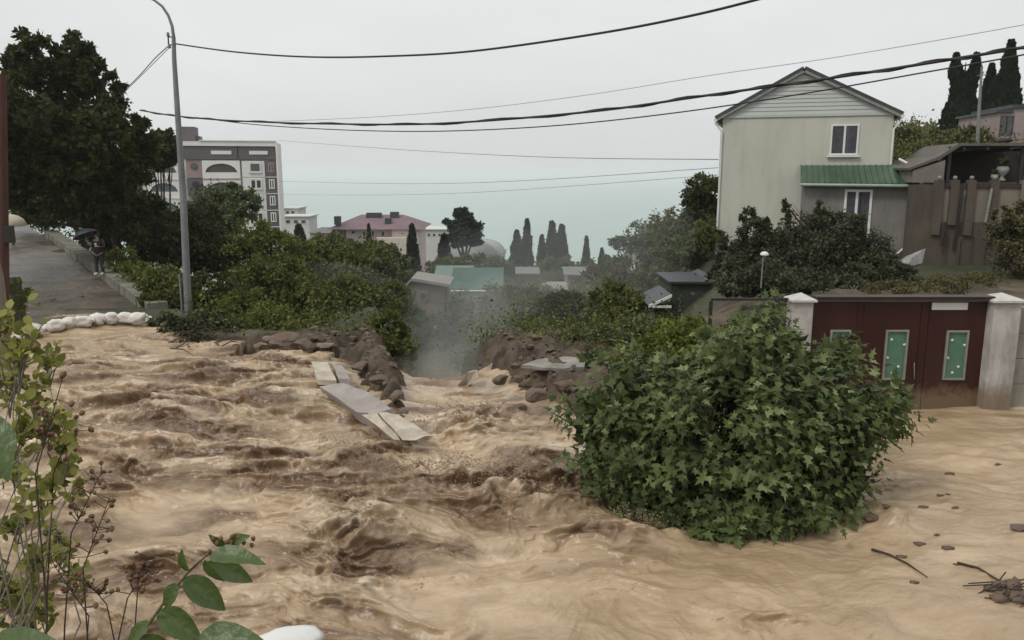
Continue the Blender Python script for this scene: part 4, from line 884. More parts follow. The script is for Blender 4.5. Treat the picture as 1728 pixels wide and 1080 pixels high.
tree('dark bushy tree behind the person with the umbrella', [pl(230, 370, 52, 38, .8), pl(180, 390, 38, 40, .7), pl(265, 410, 42, 37, .8)], 38, 7000, .3, LM['dark'], r0=.16, base=(P(240, 440, 38).x, 38))
# trees before the apartment block
tree('rounded olive tree covering the foot of the apartment block', [pl(375, 350, 48, 52, .75), pl(410, 345, 30, 52, .8), pl(350, 380, 42, 50), pl(395, 325, 20, 53, .6)], 52, 7000, .3, LM['grey'], r0=.2)
tree('dark leafy tree right behind the lamp post', [pl(310, 395, 52, 40, .8), pl(350, 420, 50, 40, .8), pl(345, 368, 26, 43, .7)], 40, 8000, .28, LM['dark'], r0=.18)
tree('yellow green tree under the brown windows of the apartment block', [pl(425, 405, 40, 42, .8), pl(460, 425, 42, 42, .8), pl(400, 440, 45, 40, .8), pl(500, 440, 36, 43, .9)], 42, 8500, .25, LM['yellow'], r0=.16)
tree('broad olive tree below the cream shore house', [pl(540, 450, 50, 46, .8), pl(585, 455, 42, 46, .9), pl(500, 470, 45, 44), pl(620, 440, 38, 47, .9)], 46, 9000, .28, LM['olive'], r0=.18)
tree('grey green tree left of the brick shed', [pl(655, 450, 34, 50, .9), pl(640, 480, 42, 46), pl(600, 490, 45, 44), pl(680, 480, 26, 46)], 46, 7500, .28, LM['grey'], r0=.16)
tree('dark tree in the middle of the left bank thicket', [pl(470, 490, 60, 32, .9), pl(520, 520, 55, 31, .9), pl(430, 480, 40, 33, .9)], 32, 10000, .22, LM['olive'], r0=.14)
tree('olive green tree overhanging the left rim of the ravine', [pl(590, 520, 58, 29, .9), pl(640, 550, 52, 28, 1.0), pl(570, 570, 50, 27, .9), pl(660, 500, 34, 31, .9)], 29, 12000, .19, LM['olive'], r0=.13, base=(P(610, 600, 28).x, 28))
tree('deep green tree leaning into the ravine', [pl(680, 560, 45, 32, 1.1), pl(660, 610, 38, 29, .9), pl(700, 590, 30, 33)], 31, 7000, .2, LM['grey'], r0=.11)
# mid valley
mid = [('grey green valley tree right of the brick shed', [(735, 545, 45), (780, 530, 40)], 52, 'grey', .26), ('hazy valley tree in the middle of the ravine', [(780, 580, 50), (830, 570, 45), (740, 590, 35)], 44, 'grey', .24),
       ('dark tree right of the teal roof', [(860, 490, 26), (845, 515, 30)], 66, 'dark', .3), ('olive tree below the grey cottage', [(900, 510, 38), (940, 520, 34), (880, 540, 30)], 60, 'olive', .28),
       ('rusty green tree below the pink cottage', [(1005, 480, 34), (985, 505, 36), (1035, 505, 34)], 62, 'rust', .28), ('leafy valley tree with a broad crown', [(960, 560, 50), (1010, 560, 48), (910, 570, 42)], 42, 'olive', .24),
       ('dark olive tree left of the white edged lean-to', [(1065, 480, 38), (1045, 520, 44), (1085, 530, 36)], 46, 'rust', .26), ('green tree under the white edged lean-to', [(1070, 570, 40), (1030, 590, 40), (1110, 560, 30)], 33, 'olive', .2),
       ('grey tree over the right bank of the ravine', [(880, 600, 38), (930, 590, 36), (840, 610, 30)], 33, 'grey', .2), ('small tree low in the gully', [(790, 620, 36), (760, 610, 28)], 34, 'grey', .2),
       ('dark tree behind the dark shed', [(1140, 440, 40), (1115, 465, 40), (1170, 460, 34)], 50, 'dark', .28), ('green tree between the valley roofs', [(830, 545, 30), (860, 555, 30)], 50, 'grey', .24),
       ('low tree in front of the shore house', [(835, 450, 22), (815, 445, 16), (860, 462, 22)], 90, 'grey', .36), ('low olive tree under the domed hall', [(760, 455, 24), (735, 458, 22), (790, 448, 20)], 92, 'olive', .36),
       ('hazy tree under the row of cypresses', [(930, 458, 24), (900, 465, 20), (955, 450, 20)], 95, 'grey', .36), ('round tree under the lone small cypress', [(1020, 450, 20), (1045, 455, 26), (990, 452, 18)], 92, 'grey', .36),
       ('dark tree at the foot of the mauve roofed house', [(600, 425, 22), (630, 425, 24), (655, 432, 22)], 100, 'olive', .42), ('small tree beside the low cream house', [(545, 415, 22), (570, 410, 18), (525, 425, 18)], 105, 'olive', .42)]
for lab, ls, Yd, mt, lf in mid:
    tree(lab, [pl(a, b_, r_, Yd, .85) for a, b_, r_ in ls], Yd, 4200, lf, LM[mt], r0=.1, group='trees filling the valley')
# more trees crowding the valley, copied from five crowns
protos = []
for i in range(5):
    lobs = [(random.uniform(-.7, .7), random.uniform(-.7, .7), random.uniform(1.6, 3.2), random.uniform(.9, 1.5), random.uniform(.9, 1.4), random.uniform(.7, 1.2)) for _ in range(5)]
    r0_ = thing('broadleaf_tree', (0, 0, 0), 'green tree in the hazy crowd of trees filling the valley', 'tree', 'crowd of trees filling the valley'); limbs((0, 0, 0), lobs, .09, M['bark'], r0_)
    link('crown', foliage_mesh('crown', lobs, 5200, .19, LM[('grey', 'olive', 'grey', 'dark', 'olive')[i]]), r0_); protos.append(r0_)
used = set(); pts_ = []
def rowlim(px): return float(np.interp(px, [560, 680, 700, 768, 770, 845, 850, 905, 955, 990, 1000, 1090, 1130], [470, 500, 545, 545, 500, 500, 482, 470, 492, 476, 462, 470, 500]))
for px_, Y_, k in ((1140, 46, 1.1), (1165, 44, 1.0), (1188, 43, 1.0), (1120, 52, 1.2), (1200, 48, 1.2), (1100, 60, 1.2), (1150, 37, .8), (1175, 35.5, .7), (1195, 36, .75), (1130, 40, .85), (1160, 33, .55), (1190, 33, .5), (1212, 34.5, .5)):
    p_ = P(px_, 450, Y_); i = len(pts_) % 5; c_ = protos[i] if i not in used else copy_tree(protos[i]); used.add(i); c_.location = (p_.x, Y_, tz(p_.x, Y_) - .1); c_.scale = (k, k, k); pts_.append(c_)
for Yd in (26, 29, 33, 38, 43, 49, 56, 64, 74, 86):
    for px in range(600, 1135, int(2000 / Yd + 12)):
        px_ = px + random.uniform(-14, 14); Y_ = Yd + random.uniform(-2, 2); p_ = P(px_, 500, Y_)
        if Yd < 30 and 640 < px_ < 1010 : continue
        gz_ = tz(p_.x, Y_); lim = P(px_, rowlim(px_) - 6 + random.uniform(0, 10 + 600 / Yd), Y_).z; hgt = min(lim - gz_, 7.5)
        if hgt < .9: continue
        if 36 < Yd < 40 and 690 < px_ < 770: continue
        i = len(pts_) % 5; c_ = protos[i] if i not in used else copy_tree(protos[i]); used.add(i); k = hgt / 4.1; c_.location = (p_.x, Y_, gz_ - .1); c_.rotation_euler = (0, 0, random.random() * 6.28); c_.scale = (k * random.uniform(1.0, 1.35), k * random.uniform(1, 1.3), k); pts_.append(c_)
# scrub masking both banks of the breach
tree('tangled shrub leaning over the left bank just behind the slabs', [pl(628, 585, 34, 21.5, .8), pl(672, 600, 30, 22.5, .9), pl(590, 575, 30, 22, .7), pl(650, 560, 34, 23, .9)], 22, 6500, .15, LM['olive'], r0=.05, name='shrub', cat='shrub', base=(P(625, 610, 22).x, 22))
tree('pale green weeds over the right bank left of the big bush', [pl(1030, 575, 44, 20, .7), pl(995, 625, 36, 17.6, .9), pl(965, 655, 26, 16.6, .8), pl(985, 578, 34, 21, .6), pl(1090, 570, 44, 20, .8), pl(940, 582, 26, 22, .5)], 20.5, 7000, .13, LM['grey'], r0=.04, name='shrub', cat='shrub')
tree('leafy shrub between the big bush and the iron rail', [pl(1150, 560, 40, 18, .7), pl(1120, 590, 44, 17.5, .7), pl(1190, 585, 36, 17, .8), pl(1060, 610, 40, 17.5, .6)], 17.8, 7000, .12, LM['yellow'], r0=.04, name='shrub', cat='shrub')
# feathery tree and tree against house
tree('pale feathery tree standing up against the sea', [pl(1085, 395, 26, 72, .8), pl(1060, 412, 24, 72, .5), pl(1110, 400, 20, 72, .7), pl(1095, 425, 24, 71, .6), pl(1040, 408, 14, 72, .5)], 72, 2600, .34, LM['pale'], r0=.13, barkm=M['palebark'], clump=.3, per=30)
tree('grey leaning tree against the left wall of the cream house', [pl(1192, 310, 22, 40, .7), pl(1172, 318, 12, 40, .6), pl(1195, 350, 20, 40, 1.0), pl(1180, 385, 26, 40, .9), pl(1150, 430, 34, 41, .9), pl(1190, 420, 24, 39)], 40, 6000, .2, LM['grey'], r0=.15, base=(P(1180, 500, 39.5).x, 39.5), barkm=M['palebark'], clump=.3)

# cypresses (column of short upright sprays)
def cypress(label, px, ptop, pbot, halfw, Yd, n=4200, group=None, tips=1, leaf=None, cone=False):
    c = P(px, pbot, Yd); top = P(px, ptop, Yd).z; x, y = c.x, Yd; b = tz(x, y); hgt = top - b; hw = halfw / 1344 * Yd
    root = thing('cypress', (x, y, b), label, 'cypress tree', group)
    mb = MB(); mb.tube([(x, y, b - .3), (x, y, b + hgt * .5), (x, y, top - hgt * .05)], [hw * .18, hw * .1, .03], 7); mb.build('trunk', M['bark'], root)
    t_ = rng.random(n) ** .8; prof = np.minimum(1, ((1 - t_) / .62)) ** .8 * (.78 + .22 * np.minimum(1, t_ / .1))
    if cone: prof = (1.02 - t_) ** 1.05 * (1 + .3 * pn(t_ * 7 + px, t_ * 0 + 3))
    a = rng.random(n) * 6.283; rr = prof * hw * (.55 + .5 * rng.random(n) ** .5) * (1 + .25 * pn(a * 1.2 + px, t_ * 9))
    p = np.stack([rr * np.cos(a), rr * np.sin(a), t_ * hgt + .02 * hgt], 1); o_ = np.stack([np.cos(a), np.sin(a), 0 * a], 1)
    if tips > 1: p[:, 0] += hw * .45 * (2 * (rng.random(n) > .5) - 1) * sstep(.55, .85, t_)
    d = o_ * .35 + np.array([0, 0, 1.0]) + rng.normal(size=(n, 3)) * .25; lf = (leaf or hw * .5) * (.6 + .7 * rng.random(n))
    tv, tf = leaf_template('quad'); V, F, T = scatter(tv * np.array([1.3, 1, 1]), tf, p, orient(d, o_ + .3 * rng.normal(size=(n, 3))), lf, rng.random(n))
    link('crown', np_mesh('crown', V, F, M['cypress'], False, {'tint': T}), root); return root
g_ = 'row of cypresses by the sea'
cypress('leftmost and shortest cypress of the clump left of the gap', 872, 396, 455, 13, 118, group=g_)
cypress('sharp pointed tall cypress of the clump by the shore', 889, 376, 455, 11, 120, group=g_)
cypress('low rounded cypress just left of the two tall ones', 914, 402, 455, 10, 117, group=g_)
cypress('tallest cypress of the shore row with a blunt top', 931, 381, 455, 13, 122, group=g_)
cypress('blunt cypress right beside the tallest one of the shore row', 947, 386, 455, 13, 119, group=g_)
cypress('lone slim cypress standing apart on the right of the row', 989, 403, 450, 8, 121, group=g_)
cypress('smallest cypress at the right end of the row', 1015, 423, 455, 8, 120, group=g_)
cypress('dark cypress in front of the right wing of the mauve roofed house', 697, 385, 462, 12, 110)
cypress('squat cypress left of the domed hall', 750, 403, 452, 14, 112)
cypress('thin cypress before the middle of the mauve roofed house', 624, 382, 440, 7, 112)
cypress('squat pair of clipped cypresses by the apartment block end wall', 507, 388, 440, 16, 112)
cypress('tall double topped cypress on the slope right of the cream house', 1618, 98, 225, 36, 58, 15000, tips=2, leaf=.3, cone=True)
cypress('wide tall cypress with a spiky top at the right edge', 1690, 76, 225, 34, 60, 14000, leaf=.3, cone=True)
cypress('shorter cypress between the two tall ones on the slope', 1662, 115, 225, 26, 63, 9000, leaf=.3, cone=True)
tree('dark cedar with flat layered boughs against the sea', [pl(778, 365, 16, 125, .7), pl(790, 385, 22, 125, .7), pl(762, 378, 15, 125, .4), pl(800, 402, 16, 125, .5), pl(778, 400, 24, 125, .6)], 125, 5200, .75, M['cypress'], r0=.4, name='cedar_tree', clump=.2)
# hillside behind the shed
tree('broad olive thicket on the slope beneath the tall cypresses', [pl(1530, 245, 40, 52, .6), pl(1580, 245, 42, 53, .6), pl(1630, 240, 40, 52, .6), pl(1545, 270, 40, 50, .6), pl(1600, 262, 40, 50, .5), pl(1662, 236, 18, 49, .6), pl(1515, 225, 20, 52, .5)], 52, 13000, .28, LM['rust'], r0=.12, inner=.3)
# garden trees before the house
gs = leafmat('garden_leaves', (.028, .033, .018), (.095, .105, .055), trans=.3)
tree('dark garden tree against the cream house wall', [pl(1275, 395, 30, 24, .9), pl(1300, 430, 50, 24, .8), pl(1240, 430, 32, 24), pl(1260, 365, 12, 24, 1.2), pl(1225, 455, 26, 23.5)], 24, 6500, .15, gs, r0=.09, barkm=M['bark'], cat='tree', clump=.24)
tree('dense dark tree in front of the annex window', [pl(1350, 385, 34, 25, .9), pl(1400, 400, 42, 25, .9), pl(1375, 430, 50, 24.5, .8), pl(1435, 430, 40, 25, .9), pl(1465, 415, 34, 25, .9), pl(1430, 378, 26, 25, .8), pl(1330, 350, 12, 25), pl(1385, 352, 14, 25)], 25, 9500, .15, gs, r0=.1, clump=.24)
tree('low dark shrub under the downpipe', [pl(1480, 455, 38, 23.5, .7), pl(1440, 470, 40, 23, .6), pl(1520, 465, 30, 23.5, .6)], 23.5, 5000, .14, gs, r0=.05, name='shrub', cat='shrub')
tree('dark shrub directly behind the left gate pillar', [pl(1300, 470, 44, 20, .6), pl(1250, 480, 34, 20, .6), pl(1360, 475, 36, 21, .5)], 20, 5200, .13, gs, r0=.05, name='shrub', cat='shrub')
tree('olive shrub growing against the retaining wall at the right edge', [pl(1700, 395, 34, 25, 1.1), pl(1728, 430, 40, 25, 1.2), pl(1690, 360, 16, 25, .8), pl(1740, 370, 34, 25)], 25, 5500, .14, LM['rust'], r0=.06, name='shrub', cat='shrub')
# shrubs by the road and pole
tree('yellow green shrubs along the parapet behind the person', [pl(205, 440, 24, 33, .9), pl(228, 462, 24, 31, .9), pl(246, 480, 18, 29.5)], 31, 3200, .14, LM['yellow'], r0=.03, name='shrub', cat='shrub', base=(P(232, 500, 31).x, 31))
tree('round green shrub left of the lamp post foot', [pl(275, 485, 36, 28, .9), pl(300, 500, 34, 27.5, .8), pl(262, 510, 24, 27, .7)], 28, 5000, .16, LM['olive'], r0=.04, name='shrub', cat='shrub')
tree('dark green shrub right of the lamp post foot', [pl(350, 490, 34, 29, .8), pl(385, 510, 38, 28, .8)], 28.5, 4500, .16, LM['dark'], r0=.04, name='shrub', cat='shrub')
tree('light green shrub above the mud heap', [pl(415, 525, 40, 27, .8), pl(455, 540, 36, 26, .7), pl(400, 550, 26, 25.5, .6)], 26.5, 6000, .15, LM['yellow'], r0=.04, name='shrub', cat='shrub')
# rough undergrowth as one mass over the valley sides
nU = 6500; ux = rng.uniform(-34, 30, nU); uy = 18.8 + 98 * rng.random(nU) ** 1.6; ux = ux * (uy / 60 + .4)
s_, n_ = road_sn(ux, uy); okk = ~((n_ < 1.6) & (n_ > -6.5) & (s_ > -3)) & (np.maximum(sdist(ux, uy, LANDL), sdist(ux, uy, LANDR)) > .5)
okk &= ~((ux > 3.5) & (uy < 42) & (ux > .22 * uy)) ; ux, uy = ux[okk], uy[okk]; uz = terrain(ux, uy)
okk = (uy > 21.5) | (np.maximum(sdist(ux, uy, LANDL), sdist(ux, uy, LANDR)) > .9) & ((ux < -4.5) | (ux > .6)); ux, uy, uz = ux[okk], uy[okk], uz[okk]
sz = (.5 + .9 * rng.random(len(ux))) * np.clip(uy / 30, .45, 1); k_ = 34; idx = np.repeat(np.arange(len(ux)), k_)
p = np.stack([ux, uy, uz + sz * .35], 1)[idx] + rng.normal(size=(len(idx), 3)) * (sz[idx] * .42)[:, None]
tv, tf = leaf_template('quad'); V, F, T = scatter(tv, tf, p, orient(rdir(len(p), .3), rdir(len(p), .8)), .085 * (.6 + .8 * rng.random(len(p))) * (.3 + p[:, 1] / 26), rng.random(len(p)))
ug = link('undergrowth', np_mesh('undergrowth', V, F, LM['olive'], False, {'tint': T})); tag(ug, 'tangled green undergrowth covering both sides of the valley', 'undergrowth', kind='stuff')

# ---- the big lobed-leaf bush standing in the flood
BC = Vector((2.75, 11.1, 0)); bushroot = thing('leafy_bush', (BC.x, BC.y, -.4), 'large dark green bush with lobed leaves standing in the flood water', 'bush')
bl = [pl(1240, 740, 265, 11.1, .78, .72), pl(1100, 690, 150, 11.4, .85, .8), pl(1060, 760, 120, 11.2, .8, .8), pl(1380, 700, 150, 11.2, .82, .8), pl(1285, 600, 105, 11.8, .9, .8), pl(1000, 700, 70, 11.5, .8, .8), pl(1412, 598, 52, 12.2, .8, .8), pl(1500, 690, 62, 11.4, .6, .7), pl(1470, 690, 82, 11.2, .75, .8), pl(1180, 620, 90, 11.8, .6, .8), pl(1200, 850, 190, 10.6, .5, .7), pl(1380, 830, 100, 10.8, .8, .8), pl(1230, 885, 150, 10.1, .4, .6), pl(1400, 868, 88, 10.4, .5, .7), pl(1285, 540, 52, 12.0, .9), pl(1240, 570, 60, 12.0, .7)]
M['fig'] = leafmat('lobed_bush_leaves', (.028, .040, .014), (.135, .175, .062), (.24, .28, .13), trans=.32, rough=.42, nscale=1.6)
vol = np.array([l[3] * l[5] for l in bl]); cnt = (1850 * vol / vol.sum()).astype(int); pos, dirs, nrms, scs, tns = [], [], [], [], []; stems = MB()
for l, c_ in zip(bl, cnt):
    for q_ in range(c_):
        d = Vector(rdir(1, .15)[0]); 
        if d.y > .35: d.y *= -1                       # favour the outer shell
        tip = Vector((l[0] + d.x * l[3], l[1] + d.y * l[4], l[2] + d.z * l[5])) ; 
        if mnoise.noise(tip * 1.7) < -.12: continue
        k0 = random.uniform(.55, 1.02) + (.16 if random.random() < .12 else 0); c = Vector(l[:3]); tip = c.lerp(tip, k0)
        if tip.z < .12: tip.z = .12 + random.random() * .2
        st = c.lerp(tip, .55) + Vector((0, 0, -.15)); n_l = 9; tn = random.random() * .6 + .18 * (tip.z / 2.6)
        if q_ % 3 == 0: stems.tube([Vector((BC.x, BC.y, -.4)).lerp(st, .25), st, tip], [.022, .014, .006], 4, cap=False)
        ax = (tip - st).normalized()
        for j in range(n_l):
            t_ = .35 + .65 * j / (n_l - 1); b_ = st.lerp(tip, t_); a = j * 2.4 + q_; sd = ax.orthogonal().normalized(); sd = Matrix.Rotation(a, 3, ax) @ sd
            dd_ = (sd * (1.1 - .5 * t_) + ax * (.3 + .8 * (t_ > .9)) + Vector((0, 0, -.18))).normalized()
            nn_ = (Vector((0, 0, .9)) + d * .7 + Vector(rdir(1)[0]) * .35)
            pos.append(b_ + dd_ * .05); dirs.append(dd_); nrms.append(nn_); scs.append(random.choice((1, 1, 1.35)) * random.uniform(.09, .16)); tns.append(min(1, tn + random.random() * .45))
pos = np.array([tuple(v) for v in pos]); dirs = np.array([tuple(v) for v in dirs]); nrms = np.array([tuple(v) for v in nrms]); scs = np.array(scs); tns = np.array(tns)
stems.tube([(BC.x - .2, BC.y, -.5), (BC.x - .1, BC.y, .3), (BC.x - .5, BC.y, 1.0)], [.09, .07, .04], 8); stems.tube([(BC.x + .2, BC.y + .1, -.5), (BC.x + .3, BC.y, .4), (BC.x + .9, BC.y, 1.0)], [.08, .06, .04], 8)
stems.build('stem', M['bark'], bushroot)
o0 = np.array(LOC[bushroot.name]); tv, tf = leaf_template('lobed'); RM = orient(dirs, nrms)
# the 300 leaves that show largest are objects; the rest is one mass
dist = np.linalg.norm(pos - np.array([0, 0, EYE]), axis=1); c0 = np.array([2.75, 11.1, 1.2]); outw = ((pos - c0) / np.array([2.4, 1.6, 1.3])); key = np.linalg.norm(outw, axis=1) * 1.5 - dist * .55 + scs * 6; sel = np.argsort(-key)[:300]; mask = np.ones(len(pos), bool); mask[sel] = False
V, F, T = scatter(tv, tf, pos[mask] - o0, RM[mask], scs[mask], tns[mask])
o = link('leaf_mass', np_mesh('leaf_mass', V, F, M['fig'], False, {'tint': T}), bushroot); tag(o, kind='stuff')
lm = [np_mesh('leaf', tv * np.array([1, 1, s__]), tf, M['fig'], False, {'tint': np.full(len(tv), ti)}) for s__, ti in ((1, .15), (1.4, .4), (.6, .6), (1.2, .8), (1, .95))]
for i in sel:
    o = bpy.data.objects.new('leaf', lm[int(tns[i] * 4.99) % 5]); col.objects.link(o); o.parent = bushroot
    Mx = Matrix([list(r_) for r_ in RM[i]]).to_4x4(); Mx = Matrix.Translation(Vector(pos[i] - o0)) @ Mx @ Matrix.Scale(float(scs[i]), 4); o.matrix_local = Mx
# darker inner leaves
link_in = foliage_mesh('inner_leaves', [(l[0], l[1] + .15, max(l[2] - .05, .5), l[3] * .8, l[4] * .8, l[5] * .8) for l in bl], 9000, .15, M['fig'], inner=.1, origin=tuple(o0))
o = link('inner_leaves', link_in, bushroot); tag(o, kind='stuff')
# ================================================================ road, parapet, sandbags
def RW(s, n, z): v = RA + RD * s + RN * n; return Vector((v[0], v[1], z))
ss = np.arange(-2.6, 60, .22); nn = np.linspace(-5.4, -.02, 26); S_, N_ = np.meshgrid(ss, nn)
Xr = RA[0] + RD[0] * S_ + RN[0] * N_; Yr = RA[1] + RD[1] * S_ + RN[1] * N_
Zr = road_z(S_) + .03 + .035 * fbm(Xr * 1.1, Yr * 1.1, 3) - .04 * (N_ / 2.7 + 1) ** 2
m, t, o = mat_new('wet_cobbled_road'); lk = t.links.new
g = nd(t, 'ShaderNodeNewGeometry'); mp_ = nd(t, 'ShaderNodeMapping'); mp_.inputs['Rotation'].default_value = (0, 0, .63); lk(g.outputs['Position'], mp_.inputs[0])
vo = nd(t, 'ShaderNodeTexVoronoi', {'Scale': 5.5, 'Randomness': .8}); lk(mp_.outputs[0], vo.inputs[0])
n1 = nd(t, 'ShaderNodeTexNoise', {'Scale': .9, 'Detail': 8, 'Roughness': .68}); lk(g.outputs['Position'], n1.inputs[0])
cr = nd(t, 'ShaderNodeValToRGB'); lk(n1.outputs[0], cr.inputs[0]); e = cr.color_ramp.elements
e[0].position = .36; e[0].color = (.055, .046, .036, 1); e[1].position = .66; e[1].color = (.15, .122, .092, 1)
mxr = nd(t, 'ShaderNodeMixRGB', {0: .25, 2: (.5, .5, .5, 1)}, blend_type='MULTIPLY'); lk(cr.outputs[0], mxr.inputs[1]); lk(vo.outputs['Color'], mxr.inputs[2])
b = nd(t, 'ShaderNodeBsdfPrincipled', {'Roughness': .42}); lk(mxr.outputs[0], b.inputs['Base Color'])
bp = nd(t, 'ShaderNodeBump', {'Strength': .7, 'Distance': .04}); bp.invert = True; lk(vo.outputs['Distance'], bp.inputs['Height']); lk(bp.outputs[0], b.inputs['Normal']); lk(b.outputs[0], o.inputs[0])
road = link('road', np_mesh('road', np.stack([Xr.ravel(), Yr.ravel(), Zr.ravel()], 1), grid_faces(len(nn), len(ss)), m, True)); tag(road, kind='structure')
M['parc'] = surf('mossy_parapet_concrete', (.20, .185, .155), (.11, .10, .08), 2.2, .9, .7, 9, stain=(.06, .07, .03), stain_amt=.6)
par = thing('parapet', RW(12, .3, road_z(12)), 'low broad concrete parapet along the right side of the uphill road', 'parapet')
s0 = -.4; i = 0
while s0 < 27:
    ln = random.uniform(.8, 1.3); z0 = float(road_z(s0 + ln / 2)); rot = Matrix.Rotation(math.atan2(RD[1], RD[0]) + random.uniform(-.012, .012), 3, 'Z') @ Matrix.Rotation(-math.atan(.029) + random.uniform(-.01, .01), 3, 'Y')
    mb = MB(); mb.box(RW(s0 + ln / 2, .33 + random.uniform(-.02, .02), z0 + .02), (ln - .02, .66, .66 + random.uniform(-.02, .02)), rot)
    mb.build('concrete_block', M['parc'], par); s0 += ln; i += 1
# stones on the road
for j, (px, py, r_) in enumerate(((77, 477, .22), (127, 487, .16), (52, 396, .16), (138, 500, .1), (90, 505, .09), (62, 512, .12))):
    p_ = G(px, py, .2 if py > 420 else .75); mb = MB(); mb.blob(p_, (r_, r_ * .8, r_ * .5), 2, .5)
    o = mb.build('road_stone', M['rock2'] if j != 2 else M['sandbag'], loc=p_)
    tag(o, ['largest dark stone lying in the middle of the wet road', 'dark stone right of the largest one on the road', 'small pale sack at the top of the road', 'pebble near the parapet on the wet road', 'small stone on the lower road above the sandbags', 'stone left of the other small ones on the lower road'][j], 'stone' if j != 2 else 'sack')
# muddy rubble strip on the lower road
for j in range(26):
    p_ = G(random.uniform(60, 110), random.uniform(505, 522), .12); p_.z = .12
# sandbags
bag_px = [(42, 566), (62, 560), (84, 556), (106, 552), (128, 549), (151, 547), (175, 545), (199, 543), (222, 542), (243, 542)]
top_px = [(52, 556), (95, 549), (118, 545), (140, 543), (165, 539), (188, 537), (212, 536), (232, 537)]
def bag(p, yaw, L_, label):
    rot = Matrix.Rotation(yaw, 3, 'Z') @ Matrix.Rotation(random.uniform(-.15, .15), 3, 'Y'); mb = MB()
    bm = bmesh.new(); bmesh.ops.create_icosphere(bm, subdivisions=3, radius=1); off = Vector((random.random() * 30, 0, 0)); vs_ = []
    for v in bm.verts:
        q_ = v.co.copy(); q_ = Vector((math.copysign(abs(q_.x) ** .7, q_.x), math.copysign(abs(q_.y) ** .75, q_.y), math.copysign(abs(q_.z) ** .85, q_.z)))
        k = 1 + .3 * mnoise.fractal(v.co * 1.6 + off, 1, 2, 3); vs_.append(rot @ Vector((q_.x * L_ * k, q_.y * .25 * k, q_.z * .17 * k)) + p)
    mb.add(vs_, [tuple(v.index for v in f.verts) for f in bm.faces], True); bm.free()
    root = thing('sandbag', p, label, 'sandbag', 'white sandbags dammed across the road')
    mb.build('sack', M['sandbag'], root)
    mb = MB(); e_ = rot @ Vector((L_ * .93, 0, .02)) + p; mb.tube([e_, e_ + rot @ Vector((.08, 0, .03))], [.035, .07], 6); mb.build('tied_end', M['sandbag'], root)
pos_w = ['at the left end of the bottom row', 'second from the left in the bottom row', 'third from the left in the bottom row', 'fourth from the left in the bottom row', 'fifth from the left in the bottom row', 'fifth from the right in the bottom row', 'fourth from the right in the bottom row', 'third from the right in the bottom row', 'second from the right in the bottom row', 'at the right end of the bottom row']
for (px, py), w_ in zip(bag_px, pos_w): p_ = G(px, py, .06); bag(p_, random.uniform(-.3, .3) + .15, random.uniform(.24, .28), 'white sandbag ' + w_)
pos_t = ['leftmost on top', 'second from the left on top', 'third from the left on top', 'fourth from the left on top', 'fourth from the right on top', 'third from the right on top', 'second from the right on top', 'rightmost on top']
for (px, py), w_ in zip(top_px, pos_t): p_ = G(px, py, .27); bag(p_, random.uniform(-.5, .5) + .1, random.uniform(.2, .27), 'white sandbag ' + w_ + ' of the dam')

# ================================================================ lamp post and cables
pb = G(318, 532, .26); LY = pb.y
lp = thing('lamp_post', pb, 'tall tapering grey steel lamp post with a curved arm in the brush', 'lamp post')
pp = [P(318, 534, LY), P(309, 330, LY), P(299, 180, LY), P(294, 100, LY), P(293, 62, LY)]
mb = MB(); mb.tube([pp[0] - Vector((0, 0, .6))] + pp, [.125, .118, .10, .08, .065, .055], 14); mb.build('pole', M['galv'], lp)
arc = [P(293, 62, LY), P(290.5, 44, LY), P(284, 26, LY), P(274, 11, LY), P(260, 0, LY), P(240, -9, LY), P(222, -13, LY)]
mb = MB(); mb.tube(arc, [.05, .045, .04, .038, .036, .036, .036], 9); mb.build('arm', M['galv'], lp)
mb = MB(); mb.box(arc[-1] + Vector((-.3, 0, -.02)), (.62, .2, .13), Matrix.Rotation(-.12, 3, 'Y'), .7); mb.build('lamp_head', M['galv'], lp)
mb = MB(); mb.tube([P(283.5, 58, LY), P(284.5, 76, LY)], .022, 6); mb.tube([P(284, 62, LY), P(293, 63, LY)], .018, 6); mb.tube([P(286, 76, LY), P(296, 75, LY)], .02, 6); br_ = mb.build('bracket', M['black_metal'], lp)
for (px, py) in ((283.5, 58), (286, 78)):
    mb = MB(); mb.lathe(P(px, py, LY), [(.03, -.06), (.055, -.03), (.03, 0), (.05, .03), (.02, .06)], 8); mb.build('insulator', M['galv'], br_)
mb = MB(); mb.box(P(313, 500, LY) + Vector((-.1, -.1, 0)), (.04, .05, 1.4)); mb.build('cable_conduit', M['galv'], lp)
def spline(pts, n=10):
    out_ = []
    q = [pts[0]] + list(pts) + [pts[-1]]
    for i in range(1, len(q) - 2):
        for j in range(n):
            t_ = j / n; a, b_, c, d = q[i - 1], q[i], q[i + 1], q[i + 2]
            out_.append(tuple(.5 * (2 * b_[k] + (-a[k] + c[k]) * t_ + (2 * a[k] - 5 * b_[k] + 4 * c[k] - d[k]) * t_ ** 2 + (-a[k] + 3 * b_[k] - 3 * c[k] + d[k]) * t_ ** 3) for k in range(2)))
    out_.append(pts[-1]); return out_
